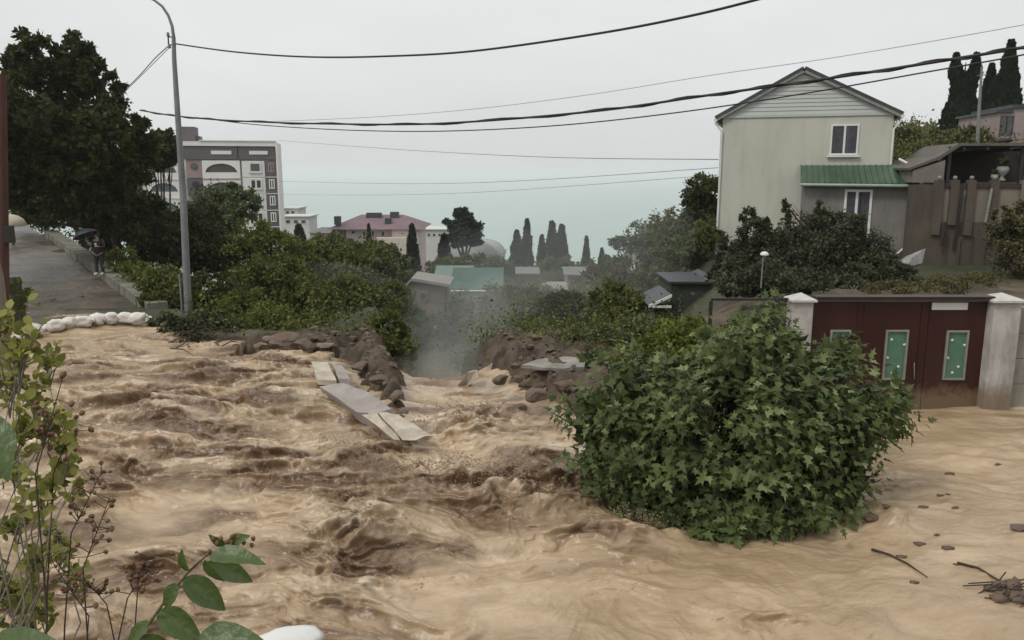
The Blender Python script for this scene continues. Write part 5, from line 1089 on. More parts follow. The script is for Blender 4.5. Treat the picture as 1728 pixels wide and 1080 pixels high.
def wire(label, pts, Y0, Y1, r, mat, twist=0, group='overhead cables'):
    A, B = P(*pts[0], Y0), P(*pts[-1], Y1); nrm = Vector((B.y - A.y, -(B.x - A.x), 0)); e_ = Vector((0, 0, EYE)); out_ = []
    (ax_, ay_), (bx_, by_) = pts[-2], pts[-1]
    if bx_ > 1500: pts = list(pts) + [(bx_ + 420, by_ + (by_ - ay_) / (bx_ - ax_) * 420 * 1.15)]
    for px, py in spline(pts):
        d = ray(px, py); k = (A - e_).dot(nrm) / d.dot(nrm); out_.append(e_ + d * k)
    mb = MB(); mb.tube(out_, r, 6)
    if twist:
        tw_ = [p + Vector((0, math.cos(i * .9), math.sin(i * .9))) * r * 1.3 for i, p in enumerate(out_)]; mb.tube(tw_, r * .7, 5)
    o = mb.build('overhead_cable', mat, loc=tuple(out_[0])); tag(o, label, 'cable', group)
wire('upper black cable running right from the lamp post out of the top of the view', [(297, 74), (400, 88), (520, 96), (650, 95), (800, 86), (1000, 58), (1150, 30), (1290, -4), (1560, -78)], LY, 10.5, .02, M['cable'])
wire('thick black bundled cable crossing the whole view past the gable', [(236, 186), (300, 196), (400, 204), (560, 209), (750, 208), (1000, 188), (1200, 160), (1400, 132), (1600, 101), (1780, 70)], 33, 13, .026, M['cable'], 1)
wire('thinner dark cable hanging just below the thick bundled one', [(330, 198), (440, 211), (600, 220), (760, 221), (950, 211), (1150, 189), (1350, 159), (1550, 124), (1780, 82)], 30, 14, .014, M['cable'])
wire('thin pale grey cable rising to the right above the others', [(430, 206), (620, 198), (800, 184), (1000, 159), (1200, 127), (1440, 92), (1780, 32)], 60, 32, .013, M['greycable'])
wire('steep cable from the lamp post bracket down to the dark tree', [(286, 76), (262, 98), (235, 128), (205, 158)], LY, 34, .016, M['cable'])
wire('second steep cable from the lamp post bracket, just under the first', [(286, 80), (262, 104), (230, 136), (195, 170)], LY, 34, .010, M['cable'])
wire('faint cable over the sea from the apartment block to the cream house', [(470, 237), (700, 254), (950, 266), (1212, 269)], 130, 42, .022, M['greycable'])
wire('faint cable low over the sea, above the lowest one', [(470, 306), (700, 310), (900, 304), (1212, 283)], 130, 45, .018, M['greycable'])
wire('lowest faint cable over the sea', [(470, 328), (650, 329), (850, 322), (1212, 295)], 130, 45, .014, M['greycable'])
# mast before the cypresses
mt = thing('antenna_mast', P(1650, 240, 47), 'thin grey mast standing in front of the hillside cypresses', 'mast')
mb = MB(); mb.tube([P(1649, 246, 47), P(1652, 190, 47), P(1657, 112, 47)], [.11, .09, .06], 8); mb.build('pole', M['greycable'], mt)
mb = MB(); mb.tube([P(1649, 128, 47), P(1664, 126, 47)], .03, 5); mb.build('crossarm', M['greycable'], mt)

# left edge poles and trunk
t_ = thing('wooden_pole', P(6, 585, 20), 'weathered red brown wooden pole at the left edge of the view', 'pole')
mb = MB(); mb.tube([P(9, 640, 20), P(6, 400, 20), P(3, 125, 20)], [.13, .12, .10], 10); mb.build('pole', M['redbark'], t_)
mb = MB(); mb.box(P(17, 395, 20) + Vector((.0, -.05, 0)), (.2, .18, .42)); mb.build('junction_box', M['black_metal'], t_)
t_ = thing('bare_trunk', P(4, 560, 17), 'pale grey bare trunk in front of the red brown pole', 'tree trunk')
mb = MB(); mb.tube([P(10, 640, 17), P(4, 560, 17), P(-4, 470, 17), P(-26, 380, 17), P(-60, 250, 17)], [.17, .15, .12, .10, .07], 10); mb.build('trunk', M['palebark'], t_)
t_ = thing('fence_post', P(30, 550, 24), 'squat dark post beside the left end of the sandbags', 'post')
mb = MB(); mb.box(P(30, 512, 24.0), (.27, .27, 1.6), None, .8); mb.build('post', M['black_metal'], t_)
tree('small dark weed clump on the squat post by the sandbags', [pl(28, 492, 20, 23.6, 1.0), pl(36, 515, 14, 23.6, .8)], 23.6, 1200, .1, LM['olive'], r0=.02, name='shrub', cat='shrub')
t_ = thing('round_canopy', P(22, 400, 44), 'small cream domed canopy at the top left of the road', 'canopy')
c_ = P(19, 378, 44); mb = MB(); mb.lathe(c_, [(.72, -.12), (.74, 0), (.62, .26), (.38, .44), (.12, .52), (0, .53)], 18); mb.build('dome', surf('cream_canopy', (.52, .46, .36), rough=.7), t_)
mb = MB(); mb.tube([c_ + Vector((0, 0, .4)), c_ - Vector((0, 0, 1.6))], .06, 7); mb.build('pole', M['dark_metal'], t_)

# ================================================================ broken slabs, banks, rocks
def slab(label, pts, th, mat, name='concrete_slab', group='broken concrete slabs at the edge of the washout'):
    q_ = [G(px, py, z) for px, py, z in pts]; n_ = (q_[1] - q_[0]).cross(q_[2] - q_[1]).normalized()
    if n_.z < 0: n_ = -n_
    bm = bmesh.new(); vt = [bm.verts.new(p) for p in q_]; vb = [bm.verts.new(p - n_ * th + Vector((random.uniform(-.03, .03), random.uniform(-.03, .03), 0))) for p in q_]; k = len(q_)
    bm.faces.new(vt); bm.faces.new(vb[::-1])
    for i in range(k): bm.faces.new((vt[i], vb[i], vb[(i + 1) % k], vt[(i + 1) % k]))
    bmesh.ops.recalc_face_normals(bm, faces=bm.faces); bmesh.ops.triangulate(bm, faces=bm.faces)
    bmesh.ops.subdivide_edges(bm, edges=bm.edges, cuts=3, use_grid_fill=True)
    for v in bm.verts: v.co += Vector(mnoise.noise_vector(v.co * 3.1)) * .028
    c = sum(q_, Vector()) / k
    for v in bm.verts: v.co -= c
    me = bpy.data.meshes.new(name); bm.to_mesh(me); bm.free(); me.materials.append(mat); o = link(name, me, None, c); tag(o, label, 'slab', group); return o
slab('small pale upright slab nearest the trees at the head of the washout', [(525, 611, .42), (553, 611, .42), (568, 642, .30), (537, 641, .30)], .12, M['slab'])
slab('long grey slab tilted in the middle of the broken edge', [(540, 651, .30), (578, 646, .42), (622, 662, .45), (660, 690, .40), (635, 700, .30), (603, 694, .22)], .30, M['slabgrey'])
slab('pale cracked slab nearest the camera, left piece', [(612, 699, .32), (636, 698, .40), (676, 742, .26), (664, 741, .20)], .2, M['slab'])
slab('pale cracked slab nearest the camera, right piece', [(639, 698, .42), (656, 702, .45), (717, 738, .34), (702, 743, .30), (680, 742, .28)], .2, M['slab'])
slab('dark slab standing behind the small pale one', [(560, 612, .30), (578, 618, .3), (590, 640, .28), (571, 640, .28)], .2, M['slabgrey'])
slab('pale broken plate sticking up on the far side of the gully', [(768, 660, -.6), (792, 626, -.05), (806, 624, .0), (808, 637, -.1), (790, 652, -.5)], .15, M['slab'], group='broken plates on the far bank')
slab('thin asphalt crust overhanging the dark right bank', [(880, 616, .50), (905, 607, .55), (950, 601, .6), (990, 603, .6), (985, 620, .5), (940, 622, .48), (908, 619, .48)], .07, M['concrete'], group='broken plates on the far bank')
slab('small pale chip at the foot of the right bank', [(815, 668, -.6), (830, 664, -.55), (836, 669, -.58), (822, 673, -.62)], .06, M['slab'], group='broken plates on the far bank')
rk = [((478, 578), .62, 'rock2', 'large brown boulder in the mud heap right of the brush pile'), ((512, 583), .48, 'rock2', 'middle brown boulder of the mud heap'), ((548, 584), .30, 'rock', 'small pinkish rock at the right end of the mud heap'), ((455, 572), .26, 'rock', 'pale angular rock at the left end of the mud heap'),
      ((440, 583), .2, 'rock', 'small pale rock beside the brush pile'), ((600, 655), .22, 'rock', 'jagged stone between the slabs'), ((620, 672), .2, 'rock', 'stone lodged above the long grey slab'), ((640, 640), .38, 'rock2', 'dark earth clod on top of the left bank'),
      ((668, 668), .36, 'rock2', 'dark earth clod low on the left bank'), ((610, 618), .4, 'rock2', 'clod at the rear of the left bank'), ((650, 684), .16, 'rock', 'small stone beside the pale cracked slab'), ((690, 755), .2, 'rock', 'rounded stone at the tip of the cracked slab'),
      ((672, 752), .16, 'rock', 'pale stone in the foam left of the slab tip'), ((870, 690), .42, 'rock2', 'dark boulder at the foot of the right bank'), ((905, 668), .5, 'rock2', 'big dark clod on the right bank face'), ((950, 650), .5, 'rock2', 'dark clod under the asphalt crust'),
      ((845, 640), .4, 'rock2', 'brown clod at the far end of the right bank'), ((1722, 892), .17, 'rock2', 'round brown stone at the right edge of the water'), ((740, 556), .5, 'rock', 'grey rubble lump below the brick shed'), ((1475, 875), .3, 'rock2', 'brown lump in the wake right of the bush')]
for (px, py), r_, mt_, lab in rk:
    z_ = .22 if py < 690 and px < 760 else .05
    if 760 < px < 1000: z_ = -.1 if py > 680 else .35
    if px == 740: p_ = P(740, 553, 36)
    else: p_ = G(px, py, z_)
    r_ *= .74 if px < 600 or px > 1000 else .5; mb = MB(); rockmesh(mb, p_, (r_ * 1.25, r_, r_ * .62))
    tag(mb.build('rock', M[mt_], loc=tuple(p_)), lab, 'rock')
# loose rubble over both broken banks
cand = rng.uniform([-6.5, 13.2], [3.0, 21.5], (9000, 2)); dL = sdist(cand[:, 0], cand[:, 1], LANDL); dR = sdist(cand[:, 0], cand[:, 1], LANDR); cand = cand[((dL > -.05) & (dL < 1.3)) | ((dR > -.1) & (dR < 1.5))]; cand = cand[rng.random(len(cand)) < .2]
mb = MB()
for cx__, cy__ in cand[:850]:
    r_ = random.choice((.03, .04, .05, .07, .11)) * random.uniform(.7, 1.4); rockmesh(mb, (cx__, cy__, tz(cx__, cy__) + r_ * .3), (r_ * 1.3, r_, r_ * .8), 1, 5, .12)
tag(mb.build('rubble', surf('bank_rubble', (.15, .115, .082), (.06, .043, .03), 3, .8, .6, 9)), 'broken stones and earth strewn over both banks of the washout', 'rubble', kind='stuff')
# brush pile round the foot of the lamp post
bp_ = thing('brush_pile', G(340, 585, .1), 'heap of cut leafy branches round the foot of the lamp post', 'brush pile')
lob = [pl(298, 562, 40, 23.4, .7, .6), pl(345, 568, 56, 22.8, .6, .6), pl(395, 578, 40, 22.2, .5, .6), pl(285, 548, 28, 24.2, .6), pl(350, 548, 46, 24, .5), pl(335, 585, 40, 21.8, .4)]
link('leaves', foliage_mesh('leaves', lob, 15000, .12, leafmat('brush_leaves', (.010, .015, .007), (.060, .066, .028), (.14, .15, .09), trans=.15), origin=bp_.location, inner=.3, droop=.5), bp_)
mb = MB()
for i in range(34):
    a = Vector((random.uniform(275, 405), random.uniform(540, 590), 0)); p_ = G(a.x, a.y, .15); d = Vector((random.uniform(-1, 1), random.uniform(-.6, .6), random.uniform(.0, .5))); mb.tube([p_, p_ + d * .5, p_ + d * .9 + Vector((0, 0, -.15))], [.02, .015, .006], 5)
tag(mb.build('sticks', M['bark'], bp_), kind='stuff')
# dark debris raft at the right edge and floating clods
dp = thing('debris_raft', G(1700, 1000, .02), 'tangle of dark twigs and clods caught at the right edge of the water', 'debris')
mb = MB()
for i in range(16): c_ = G(random.gauss(1703, 14), random.gauss(998, 9), .04); mb.blob(c_, (random.uniform(.05, .11), random.uniform(.05, .1), random.uniform(.03, .08)), 1, .7)
tag(mb.build('clods', M['rock2'], dp), kind='stuff')
mb = MB()
for i in range(30):
    c_ = G(random.gauss(1700, 22), random.gauss(998, 12), .05); a = random.uniform(-.7, .7); d = Vector((math.cos(a), math.sin(a), random.uniform(-.1, .3))) * random.uniform(.1, .32); mb.tube([c_ - d * .5, c_ + d * .5 + Vector((0, 0, .02))], .008, 4)
tag(mb.build('twigs', M['bark'], dp), kind='stuff')
for j in range(13):
    px = random.choice([random.gauss(1640, 70), random.gauss(1560, 60)]); py = random.choice([random.gauss(800, 22), random.gauss(885, 40), random.gauss(960, 40)])
    if not (1480 < px < 1740 and 755 < py < 1075): continue
    p_ = G(px, py, 0); p_.z = wh(p_.x, p_.y) * (.5 if p_.y > 14 and p_.x > 4.8 else 1) + .005; r_ = random.uniform(.02, .055)
    mb = MB(); mb.blob(p_, (r_ * 1.7, r_, r_ * .55), 1, .6)
    tag(mb.build('floating_clod', M['rock2'], loc=tuple(p_)), 'small dark clod drifting on the calmer water between bush and gate', 'debris', 'clods drifting on the right side of the water')
for (pts, lab) in (([(1472, 925), (1500, 942), (1530, 958), (1565, 980)], 'long thin branch trailing in the water right of the bush'), ([(1615, 955), (1650, 965), (1690, 985)], 'dark branch reaching left out of the debris raft')):
    q_ = [G(a, b_, 0) for a, b_ in pts]; q_ = [Vector((p.x, p.y, wh(p.x, p.y) + .015)) for p in q_]; mb = MB(); mb.tube(q_, [.02, .016, .012, .006][:len(q_)], 6); tag(mb.build('branch', M['bark'], loc=tuple(q_[0])), lab, 'branch')
# splashed drops over the churned crests
cc_ = [(random.gauss(a, s1), random.gauss(b_, s2)) for a, s1, b_, s2, m_ in ((755, 50, 700, 20, 60), (720, 140, 815, 20, 90), (600, 50, 905, 34, 50), (900, 90, 830, 16, 60), (350, 90, 690, 18, 40), (560, 100, 770, 16, 30), (1100, 60, 900, 8, 18)) for _ in range(m_)]
cx_, cy_ = [], []
for a, b_ in cc_: k = random.randint(15, 75); wd_ = random.uniform(4, 17); cx_.append(rng.normal(a, wd_, k)); cy_.append(rng.normal(b_, wd_ * .45, k))
cx_ = np.concatenate(cx_); cy_ = np.concatenate(cy_)
gp3 = np.array([tuple(G(a, b_, 0)) for a, b_ in zip(cx_, cy_)]); hz = water(gp3[:, 0], gp3[:, 1])[0]; gp3[:, 2] = hz + np.abs(rng.normal(0, .09, len(hz))) * rng.random(len(hz)) ** 1.5 - .01
tv = np.array([(1, 0, 0), (-1, 0, 0), (0, 1, 0), (0, -1, 0), (0, 0, 1), (0, 0, -1)], float) * .5; tf = np.array([(0, 2, 4), (2, 1, 4), (1, 3, 4), (3, 0, 4), (2, 0, 5), (1, 2, 5), (3, 1, 5), (0, 3, 5)])
V, F, T = scatter(tv, tf, gp3, orient(rdir(len(gp3)), rdir(len(gp3))), .008 + .026 * rng.random(len(gp3)) ** 3, rng.random(len(gp3)))
sp = link('spray_drops', np_mesh('spray_drops', V, F, surf('muddy_drops', (.34, .25, .17), (.2, .13, .08), 3, .3, 0), True)); tag(sp, 'drops of muddy spray over the churning crests', 'spray', kind='stuff')

# ================================================================ garden bits
t_ = thing('garden_lamp', P(1287, 478, 19.3), 'thin garden lamp post with a small white head behind the bush', 'lamp')
mb = MB(); mb.tube([P(1284, 486, 19.3), P(1288, 430, 19.3)], .018, 6); mb.build('post', M['greycable'], t_)
mb = MB(); mb.lathe(P(1290, 429, 19.3), [(.10, -.02), (.10, .02), (.06, .055), (0, .07)], 12); mb.build('head', M['white'], t_)
t_ = thing('globe_lamp', P(1275, 560, 13.8), 'small white globe showing above the left of the bush', 'lamp')
mb = MB(); mb.lathe(P(1275, 541, 13.8), [(0, -.055), (.04, -.04), (.055, 0), (.04, .04), (0, .055)], 12); mb.build('globe', M['white'], t_)
mb = MB(); mb.tube([P(1275, 546, 13.8), P(1275, 620, 13.8)], .012, 6); mb.build('stem', M['galv'], t_)
t_ = thing('forked_stick', P(1441, 500, 18.2), 'pale forked dead stick rising behind the gate lintel', 'stick')
mb = MB(); mb.tube([P(1441, 505, 18.2), P(1441, 491, 18.2), P(1434, 482, 18.2)], [.022, .018, .01], 5); mb.tube([P(1441, 492, 18.2), P(1449, 481, 18.2)], [.016, .008], 5); mb.build('stick', M['palebark'], t_)
t_ = thing('tarpaulin', P(1535, 450, 24.5), 'crumpled grey tarpaulin sheet by the foot of the downpipe', 'tarpaulin')
mb = MB(); q_ = [P(1508, 446, 24.5), P(1530, 432, 25), P(1562, 419, 25.3), P(1556, 444, 24.9), P(1528, 452, 24.4)]; c_ = sum(q_, Vector()) / 5 + Vector((0, -.1, .1)); mb.add(q_ + [c_] + [p + Vector((0, .12, -.1)) for p in q_], [(i, (i + 1) % 5, 5) for i in range(5)] + [(i + 6, i, (i + 1) % 5, (i + 1) % 5 + 6) for i in range(5)]); mb.build('sheet', surf('grey_tarp', (.30, .28, .28), (.2, .19, .19), 3, .5, .5), t_)
for j in range(46):      # loose stones and clods on the garden ground
    px, py = random.uniform(1375, 1655), random.uniform(476, 500); Yd = random.uniform(18, 21.5); c_ = P(px, py, Yd); c_.z = tz(c_.x, c_.y) + .03; r_ = random.uniform(.05, .14)
    if j < 10:
        mb = MB(); mb.blob(c_, (r_ * 1.5, r_ * 1.2, r_), 1, .6); tag(mb.build('garden_stone', M['rock'], loc=tuple(c_)), 'loose stone on the bare garden ground above the gate', 'stone', 'loose stones in the garden behind the gate')
tree('low ragged weeds along the top of the gate lintel', [pl(1590, 482, 40, 19.5, .35), pl(1500, 486, 40, 19, .3), pl(1650, 478, 34, 20, .4)], 19.5, 2600, .09, LM['rust'], r0=.02, name='shrub', cat='shrub', clump=.35)
# half sunken white sack at the lower edge
c_ = G(484, 1083, .16); bagr = Matrix.Rotation(.2, 3, 'Z'); mb = MB(); mb.blob(c_, (.34, .2, .12), 3, .18, 1.4, bagr); tag(mb.build('white_sack', M['white'], loc=tuple(c_)), 'smooth white sack half sunk at the bottom edge of the view', 'sack')

# ================================================================ person with umbrella
PYd = 32.6; foot = P(169, 464, PYd); fz = foot.z
def skin(name, mat, parent, nodes, edges, sub=2, root=0):
    o0 = LOC[parent.name]; me = bpy.data.meshes.new(name); me.from_pydata([Vector(n_[0]) for n_ in nodes], edges, []); me.update(); me.materials.append(mat)
    o = link(name, me, parent); md = o.modifiers.new('skin', 'SKIN'); md.use_smooth_shade = True
    for i, n_ in enumerate(nodes):
        r_ = n_[1] if isinstance(n_[1], tuple) else (n_[1], n_[1]); me.skin_vertices[0].data[i].radius = r_
    me.skin_vertices[0].data[root].use_root = True
    sb = o.modifiers.new('sub', 'SUBSURF'); sb.levels = sb.render_levels = sub; return o
per = thing('person', foot, 'person in a black hooded jacket and dark trousers standing on the parapet with white shoes', 'person')
skinm = surf('skin', (.38, .22, .16), (.34, .19, .14), 8, .5, .05); jk = surf('black_jacket', (.012, .012, .016), (.022, .022, .028), 5, .6, .3); trm = surf('dark_trousers', (.022, .022, .035), (.034, .033, .048), 5, .8, .3)
nodes = [((0, 0, .95), (.15, .11)), ((0, 0, 1.15), (.14, .10)), ((0, 0, 1.38), (.18, .11)), ((0, 0, 1.50), (.06, .06)), ((0, -.01, 1.60), (.075, .085)), ((0, -.01, 1.72), (.07, .08)),
         ((-.10, 0, .88), .09), ((-.11, 0, .48), .062), ((-.12, .01, .08), .042), ((-.13, -.12, .03), .035), ((.10, 0, .88), .09), ((.11, 0, .48), .062), ((.12, .01, .08), .042), ((.14, -.12, .03), .035),
         ((-.21, 0, 1.42), .055), ((-.30, -.04, 1.16), .045), ((-.16, -.22, 1.26), .033), ((-.12, -.26, 1.30), .03), ((.21, 0, 1.42), .055), ((.27, -.03, 1.14), .045), ((.12, -.25, 1.20), .033), ((.08, -.29, 1.24), .03)]
edges = [(0, 1), (1, 2), (2, 3), (3, 4), (4, 5), (0, 6), (6, 7), (7, 8), (8, 9), (0, 10), (10, 11), (11, 12), (12, 13), (2, 14), (14, 15), (15, 16), (16, 17), (2, 18), (18, 19), (19, 20), (20, 21)]
skin('body', skinm, per, nodes, edges)
skin('jacket', jk, per, [((0, 0, .80), (.205, .155)), ((0, 0, 1.12), (.19, .15)), ((0, 0, 1.38), (.21, .145)), ((0, .01, 1.49), (.10, .10)), ((-.21, 0, 1.42), .085), ((-.31, -.04, 1.15), .07), ((-.19, -.20, 1.25), .055), ((.21, 0, 1.42), .085), ((.28, -.03, 1.13), .07), ((.15, -.22, 1.19), .055)],
     [(0, 1), (1, 2), (2, 3), (2, 4), (4, 5), (5, 6), (2, 7), (7, 8), (8, 9)], 2)
skin('trousers', trm, per, [((0, 0, .92), (.17, .13)), ((-.10, 0, .80), .11), ((-.115, 0, .46), .085), ((-.125, .01, .10), .075), ((.10, 0, .80), .11), ((.115, 0, .46), .085), ((.125, .01, .10), .075)], [(0, 1), (1, 2), (2, 3), (0, 4), (4, 5), (5, 6)], 2)
for s_ in (-1, 1):
    mb = MB(); mb.blob(Vector((foot.x + s_ * .13, foot.y - .06, fz + .05)), (.06, .15, .06), 2, .08); mb.build('shoe', M['white'], per)
mb = MB(); mb.blob(Vector((foot.x, foot.y + .03, fz + 1.66)), (.115, .12, .15), 2, .06); mb.build('hood', jk, per)
hd = MB(); hd.blob(Vector((foot.x, foot.y - .115, fz + 1.64)), (.014, .02, .026), 1, .0); hd.build('nose', skinm, per)
for s_ in (-1, 1): hd = MB(); hd.blob(Vector((foot.x + s_ * .03, foot.y - .10, fz + 1.67)), (.012, .01, .007), 1, 0); hd.build('eye', M['black_metal'], per)
for hx, hy, hz_ in ((-.12, -.27, 1.31), (.08, -.30, 1.25)):     # fingers closed round what the hands hold
    for f_ in range(5):
        mb = MB(); b_ = Vector((foot.x + hx, foot.y + hy, fz + hz_ - .03 + f_ * .017)); mb.tube([b_ + Vector((.02, 0, 0)), b_ + Vector((.02, -.045, 0)), b_ + Vector((-.02, -.06, .003)), b_ + Vector((-.03, -.035, .004))][: 4 if f_ < 4 else 3], .009, 5); mb.build('finger', skinm, per)
mb = MB(); mb.box((foot.x + .10, foot.y - .34, fz + 1.27), (.075, .012, .15)); o = mb.build('phone', M['white'], loc=(foot.x + .1, foot.y - .34, fz + 1.27)); tag(o, 'pale phone held up in front of the person', 'phone')
um = thing('umbrella', (foot.x - .14, foot.y - .28, fz + 1.1), 'open black umbrella tilted over the shoulder of the person', 'umbrella')
hb = Vector((foot.x - .13, foot.y - .29, fz + 1.22)); ax = Vector((-.42, .12, 1)).normalized(); tp = hb + ax * .72
mb = MB(); mb.tube([hb - ax * .1, tp + ax * .06], .009, 6); mb.build('shaft', M['galv'], um)
mb = MB(); mb.tube([hb - ax * .1, hb - ax * .17, hb - ax * .2 + Vector((.03, 0, 0)), hb - ax * .16 + Vector((.05, 0, 0))], .014, 6); mb.build('grip', M['black_metal'], um)
mb = MB(); q8 = ax.to_track_quat('Z', 'Y').to_matrix(); rings = []
for rr, zz in ((.0, .0), (.22, -.04), (.40, -.13), (.52, -.27)):
    for k in range(16):
        a = 2 * math.pi * k / 16; s8 = 1 if k % 2 == 0 else .93; rings.append(tp + q8 @ Vector((rr * s8 * math.cos(a), rr * s8 * math.sin(a), zz - (.0 if k % 2 == 0 else -.012))))
mb.add(rings, [(i * 16 + k, i * 16 + (k + 1) % 16, (i + 1) * 16 + (k + 1) % 16, (i + 1) * 16 + k) for i in range(3) for k in range(16)], True)
mb.build('canopy', surf('umbrella_cloth', (.03, .035, .035), (.05, .055, .055), 3, .4, .1), um)
for k in range(8):
    a = 2 * math.pi * k / 8; mb = MB(); mb.tube([tp + q8 @ Vector((.02, 0, -.01)), tp + q8 @ Vector((.24 * math.cos(a), .24 * math.sin(a), -.055)), tp + q8 @ Vector((.52 * math.cos(a), .52 * math.sin(a), -.275))], .004, 4); mb.build('rib', M['galv'], um)

# ================================================================ foreground plants
M['fgy'] = leafmat('yellowing_shrub_leaves', (.12, .13, .03), (.36, .36, .10), (.44, .40, .18), trans=.5, nscale=3)
M['fgb'] = surf('brown_dry_leaf', (.16, .09, .045), (.10, .05, .03), 12, .8, .2)
fs = thing('yellowing_shrub', (-1.9, 2.3, tz(-1.9, 2.3)), 'yellow green shrub with dry seed heads in the left foreground', 'shrub')
clus = [(30, 585, 48, 90), (75, 610, 30, 40), (25, 640, 40, 60), (60, 670, 28, 34), (95, 705, 26, 26), (45, 720, 46, 60), (20, 790, 40, 60), (100, 780, 40, 40), (75, 830, 40, 50), (25, 880, 44, 70), (130, 815, 24, 14), (60, 940, 50, 70), (20, 1000, 46, 80), (100, 900, 30, 30), (40, 1060, 50, 70), (120, 960, 40, 30), (12, 540, 26, 30), (120, 740, 18, 14), (75, 1030, 40, 40)]
roots = [P(-60, 1180, 2.2), P(10, 1200, 2.3), P(60, 1200, 2.25), P(-30, 1180, 2.4)]
tw_ = MB(); lp_, ld_, ln_, ls_, lt_ = [], [], [], [], []
for (px, py, r_, n_l) in clus:
    n_l = int(n_l * 1.5)
    Yd = random.uniform(2.2, 2.9); c_ = P(px, py, Yd); rt = random.choice(roots); rt = Vector((rt.x, rt.y, fs.location.z - .05)); md_ = rt.lerp(c_, .55) + Vector((random.uniform(-.22, .14), random.uniform(-.15, .15), random.uniform(-.05, .12)))
    sp3 = [rt, rt.lerp(md_, .5) + Vector((random.uniform(-.05, .05), 0, .03)), md_, md_.lerp(c_, .5) + Vector((random.uniform(-.03, .03), 0, .04)), c_]; tw_.tube(sp3, [.004, .0034, .0028, .002, .0014], 5)
    for q_ in range(max(3, n_l // 8)):
        e_ = P(px + random.gauss(0, r_ * .7), py + random.gauss(0, r_ * .7), Yd + random.uniform(-.12, .12)); tw_.tube([md_.lerp(c_, .7 + .3 * random.random()), (md_.lerp(c_, .8)).lerp(e_, .5) + Vector((0, 0, .02)), e_], [.003, .0022, .0014], 4, cap=False)
        for j in range(int(n_l / max(3, n_l // 8)) + 1):
            b_ = c_.lerp(e_, random.random()); d = Vector(rdir(1, -.2)[0]); lp_.append(b_); ld_.append(d); ln_.append(Vector(rdir(1, .4)[0]) + Vector((0, -.8, 0))); ls_.append(random.uniform(.020, .046)); lt_.append(random.random())
tw_.build('twigs', M['palebark'], fs)
ar = lambda a: np.array([tuple(v) for v in a])
tv, tf = leaf_template('oval'); tvw = tv * np.array([1.25, 1, 1]); RM = orient(ar(ld_), ar(ln_)); ps = ar(lp_) - np.array(fs.location); ls_ = np.array(ls_); lt_ = np.array(lt_)
sel = np.argsort(-ls_)[:280]; mask = np.ones(len(ps), bool); mask[sel] = False
V, F, T = scatter(tvw, tf, ps[mask], RM[mask], ls_[mask], lt_[mask]); tag(link('leaf_mass', np_mesh('leaf_mass', V, F, M['fgy'], False, {'tint': T}), fs), kind='stuff')
lms = [np_mesh('leaf', tvw, tf, M['fgy'], False, {'tint': np.full(len(tv), ti)}) for ti in (.05, .3, .55, .75, .98)]
for i in sel:
    o = bpy.data.objects.new('leaf', lms[int(lt_[i] * 4.99)]); col.objects.link(o); o.parent = fs
    o.matrix_local = Matrix.Translation(Vector(ps[i])) @ Matrix([list(r_) for r_ in RM[i]]).to_4x4() @ Matrix.Scale(float(ls_[i]), 4)
# dry seed heads on thin stalks
sh_ = thing('seed_head_stalks', (-1.4, 2.2, tz(-1.4, 2.2)), 'thin bare stalks with small brown dry seed heads in the lower left', 'plant')
st_px = [[(150, 1180), (140, 960), (185, 840)], [(90, 1180), (120, 900), (170, 800)], [(170, 1180), (215, 1010), (245, 960)], [(150, 1180), (150, 1040), (95, 960)], [(210, 1180), (180, 1020), (150, 985)], [(60, 1180), (90, 800), (130, 700)], [(190, 1180), (232, 1000), (262, 940)], [(40, 1180), (60, 800), (105, 640)]]
stm = MB(); sd_l = []
for s8 in st_px:
    Yd = random.uniform(2.0, 2.5); q_ = [P(a, b_, Yd) for a, b_ in s8]; q_[0] = Vector((q_[0].x, q_[0].y, sh_.location.z - .03)); stm.tube([q_[0], q_[0].lerp(q_[1], .6) + Vector((random.uniform(-.04, .04), 0, 0)), q_[1], q_[2]], [.003, .0026, .002, .0012], 5)
    for j in range(20):
        t0_ = random.uniform(.15, 1.05); b_ = q_[1].lerp(q_[2], t0_); e_ = b_ + Vector((random.uniform(-.05, .05), random.uniform(-.03, .03), random.uniform(-.01, .05))); stm.tube([b_, e_], [.0015, .001], 4, cap=False); sd_l.append(e_)
stm.build('stalks', M['bark'], sh_)
sdm = MB(); sdm.blob((0, 0, 0), (.006, .005, .008), 1, .5); base_ = None
for e_ in sd_l:
    if base_ is None:
        base_ = sdm.build('seed_head', M['fgb'], loc=(0, 0, 0)); base_.parent = sh_; base_.location = e_ - sh_.location; o = base_
    else: o = base_.copy(); col.objects.link(o); o.location = e_ - sh_.location
    o.rotation_euler = (random.random() * 3, random.random() * 3, 0); k = random.uniform(.7, 1.5); o.scale = (k, k, k)
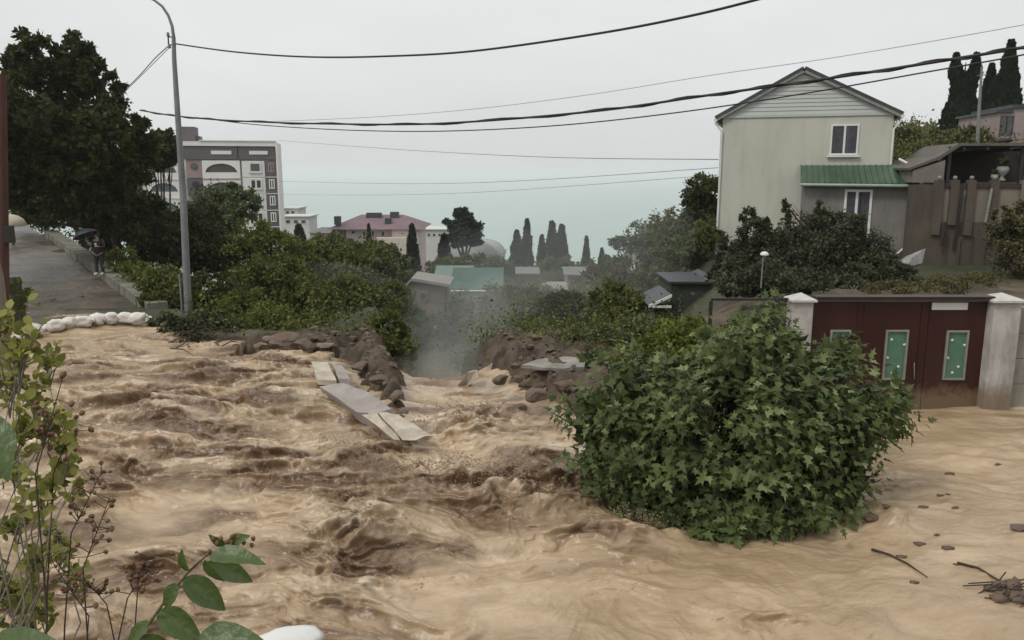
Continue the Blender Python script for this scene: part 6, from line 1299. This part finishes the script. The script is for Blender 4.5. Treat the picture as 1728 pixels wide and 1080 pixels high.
# branch with large leaves, low centre left
def bigleafmat(name, c, c_under, vein):
    m, t, o = mat_new(name); lk = t.links.new; g = nd(t, 'ShaderNodeNewGeometry'); tcx = nd(t, 'ShaderNodeTexCoord'); wv = nd(t, 'ShaderNodeTexNoise', {'Scale': 9, 'Detail': 4}); lk(tcx.outputs['Object'], wv.inputs[0])
    n1 = nd(t, 'ShaderNodeTexNoise', {'Scale': 3, 'Detail': 4}); lk(tcx.outputs['Object'], n1.inputs[0]); mx = nd(t, 'ShaderNodeMixRGB', {1: c4(c), 2: c4(tuple(v * 1.5 for v in c))}); lk(n1.outputs[0], mx.inputs[0])
    m2 = nd(t, 'ShaderNodeMixRGB', {2: c4(c_under)}); lk(g.outputs['Backfacing'], m2.inputs[0]); lk(mx.outputs[0], m2.inputs[1])
    b = nd(t, 'ShaderNodeBsdfPrincipled', {'Roughness': .38}); lk(m2.outputs[0], b.inputs['Base Color']); bp = nd(t, 'ShaderNodeBump', {'Strength': .25, 'Distance': .02}); lk(wv.outputs[0], bp.inputs['Height']); lk(bp.outputs[0], b.inputs['Normal'])
    tr = nd(t, 'ShaderNodeBsdfTranslucent', {0: (.11, .17, .02, 1)}); ms = nd(t, 'ShaderNodeMixShader', {0: .25}); lk(b.outputs[0], ms.inputs[1]); lk(tr.outputs[0], ms.inputs[2]); lk(ms.outputs[0], o.inputs[0]); return m
BLM = bigleafmat('large_leaf', (.065, .095, .03), (.15, .18, .09), None)
def big_leaf_mesh(curl=.12, fold=.12, w_=.27):
    vs_, nL, nW = [], 14, 3
    for i in range(nL + 1):
        t_ = i / nL; ww = w_ * (math.sin(math.pi * t_ ** .8) ** .8) * (1 - .18 * t_) + .003
        for j in range(-nW, nW + 1): x_ = ww * j / nW; vs_.append((x_, t_, fold * abs(x_) * 1.6 - curl * (t_ - .25) ** 2 * 2.2 + .012 * math.sin(t_ * 26) * abs(j) / nW))
    k = 2 * nW + 1; return np.array(vs_), np.array([(i * k + j, i * k + j + 1, (i + 1) * k + j + 1, (i + 1) * k + j) for i in range(nL) for j in range(k - 1)])
blr = thing('large_leaf_branch', (-.62, 1.9, tz(-.62, 1.9)), 'thin stem carrying large smooth green leaves in the lower left foreground', 'plant')
BY = 1.85; spx = [(175, 1200), (235, 1075), (285, 1005), (315, 968), (350, 935), (388, 920)]
q_ = [P(a, b_, BY) for a, b_ in spx]; q_[0] = Vector((q_[0].x, q_[0].y, blr.location.z - .03)); mb = MB(); mb.tube(q_, [.006, .005, .004, .0035, .0028, .002], 7); mb.build('stem', surf('green_brown_stem', (.13, .13, .06), (.1, .08, .04), 10, .6, .2), blr)
leaves = [((352, 938), (440, 938), .26, (.2, -.5, .9)), ((348, 950), (430, 980), .30, (.1, -.75, .7)), ((310, 975), (382, 1030), .34, (.35, -.75, .55)), ((268, 1030), (340, 1082), .36, (.3, -.8, .5)), ((345, 945), (372, 988), .34, (-.5, -.8, .2)), ((300, 985), (272, 1030), .34, (-.3, -.9, .3)),
          ((255, 1050), (205, 1090), .3, (-.3, -.7, .5)), ((330, 1082), (442, 1078), .34, (.2, -.6, .8)), ((385, 918), (412, 905), .3, (0, -.8, .5)), ((235, 1075), (300, 1110), .34, (.2, -.8, .5)), ((380, 920), (352, 905), .3, (-.2, -.9, .4)), ((318, 965), (300, 935), .3, (-.3, -.9, .2))]
for i, (a, b_, w_, n_) in enumerate(leaves):
    Ya = BY + random.uniform(-.03, .03); pa, pb_ = P(*a, Ya), P(*b_, Ya - random.uniform(-.03, .05)); d = pb_ - pa; ln = d.length; w_ *= .74; Rm = orient(np.array([tuple(d)]), np.array([n_]))[0]
    vv, ff = big_leaf_mesh(random.uniform(.08, .22), random.uniform(.12, .35), w_); me = np_mesh('leaf', vv, ff, BLM, True); o = bpy.data.objects.new('leaf', me); col.objects.link(o); o.parent = blr
    o.matrix_local = Matrix.Translation(pa - blr.location) @ Matrix([list(r_) for r_ in Rm]).to_4x4() @ Matrix.Scale(ln, 4)
mb = MB()
for i in range(14): c_ = P(random.gauss(385, 26), random.gauss(914, 7), BY); mb.blob(c_, (.006, .005, .008), 1, .4)
tag(mb.build('buds', M['fgb'], blr), kind='stuff')
# close dark leaf at the left edge
el = thing('edge_branch', (-.78, 1.05, tz(-.78, 1.05)), 'close dark green leaves on a stalk at the very left edge', 'plant')
mb = MB(); q_ = [Vector((-.78, 1.05, el.location.z - .03)), P(-60, 1000, 1.05), P(-20, 760, 1.05), P(-8, 700, 1.05)]; mb.tube(q_, [.006, .005, .004, .003], 6); mb.build('stem', M['palebark'], el)
for (a, b_, w_, n_) in (((-14, 700), (12, 806), .22, (.6, -.8, .3)), ((-40, 1120), (90, 1085), .24, (.1, -.6, .8))):
    pa, pb_ = P(*a, 1.05), P(*b_, 1.0); d = pb_ - pa; Rm = orient(np.array([tuple(d)]), np.array([n_]))[0]; vv, ff = big_leaf_mesh(.1, .15, w_); o = bpy.data.objects.new('leaf', np_mesh('leaf', vv, ff, BLM, True)); col.objects.link(o); o.parent = el
    o.matrix_local = Matrix.Translation(pa - el.location) @ Matrix([list(r_) for r_ in Rm]).to_4x4() @ Matrix.Scale(d.length, 4)

# ================================================================ air: spray mist in the gully and one box of haze
def volmat(name, dens, c):
    m, t, o = mat_new(name); v = nd(t, 'ShaderNodeVolumePrincipled', {'Density': dens, 'Color': c4(c), 'Anisotropy': .2}); t.links.new(v.outputs[0], o.inputs['Volume']); return m
for (c_, rad, dens, lab) in ((P(810, 580, 36), (10, 11, 4.2), .015, 'thin mist hanging over the ravine'), (P(728, 690, 17.6), (.75, 1.5, .55), .16, 'low spray thrown up beside the left bank'), (P(765, 668, 19.5), (1.3, 2.4, .7), .10, 'spray in the middle of the breach'), (P(712, 650, 20.5), (.9, 2.0, .8), .08, 'spray rising under the leaning tree'), (P(830, 640, 22.5), (1.9, 3.0, .9), .06, 'spray drifting over the right bank'), (P(780, 630, 25), (3.2, 4.5, 2.1), .04, 'paler spray drifting behind the breach')):
    mb = MB(); mb.blob(c_, rad, 4, .9, 1.3); o = mb.build('spray_mist', volmat('mist', dens, (.82, .76, .68) if dens > .055 else (.84, .86, .84)), loc=tuple(c_)); tag(o, lab, 'mist', kind='stuff')
mb = MB(); mb.box((0, 4600, -17), (19600, 9900, 92)); hz_o = mb.build('haze', volmat('haze_air', HAZE, (.93, .95, .97))); tag(hz_o, kind='stuff')
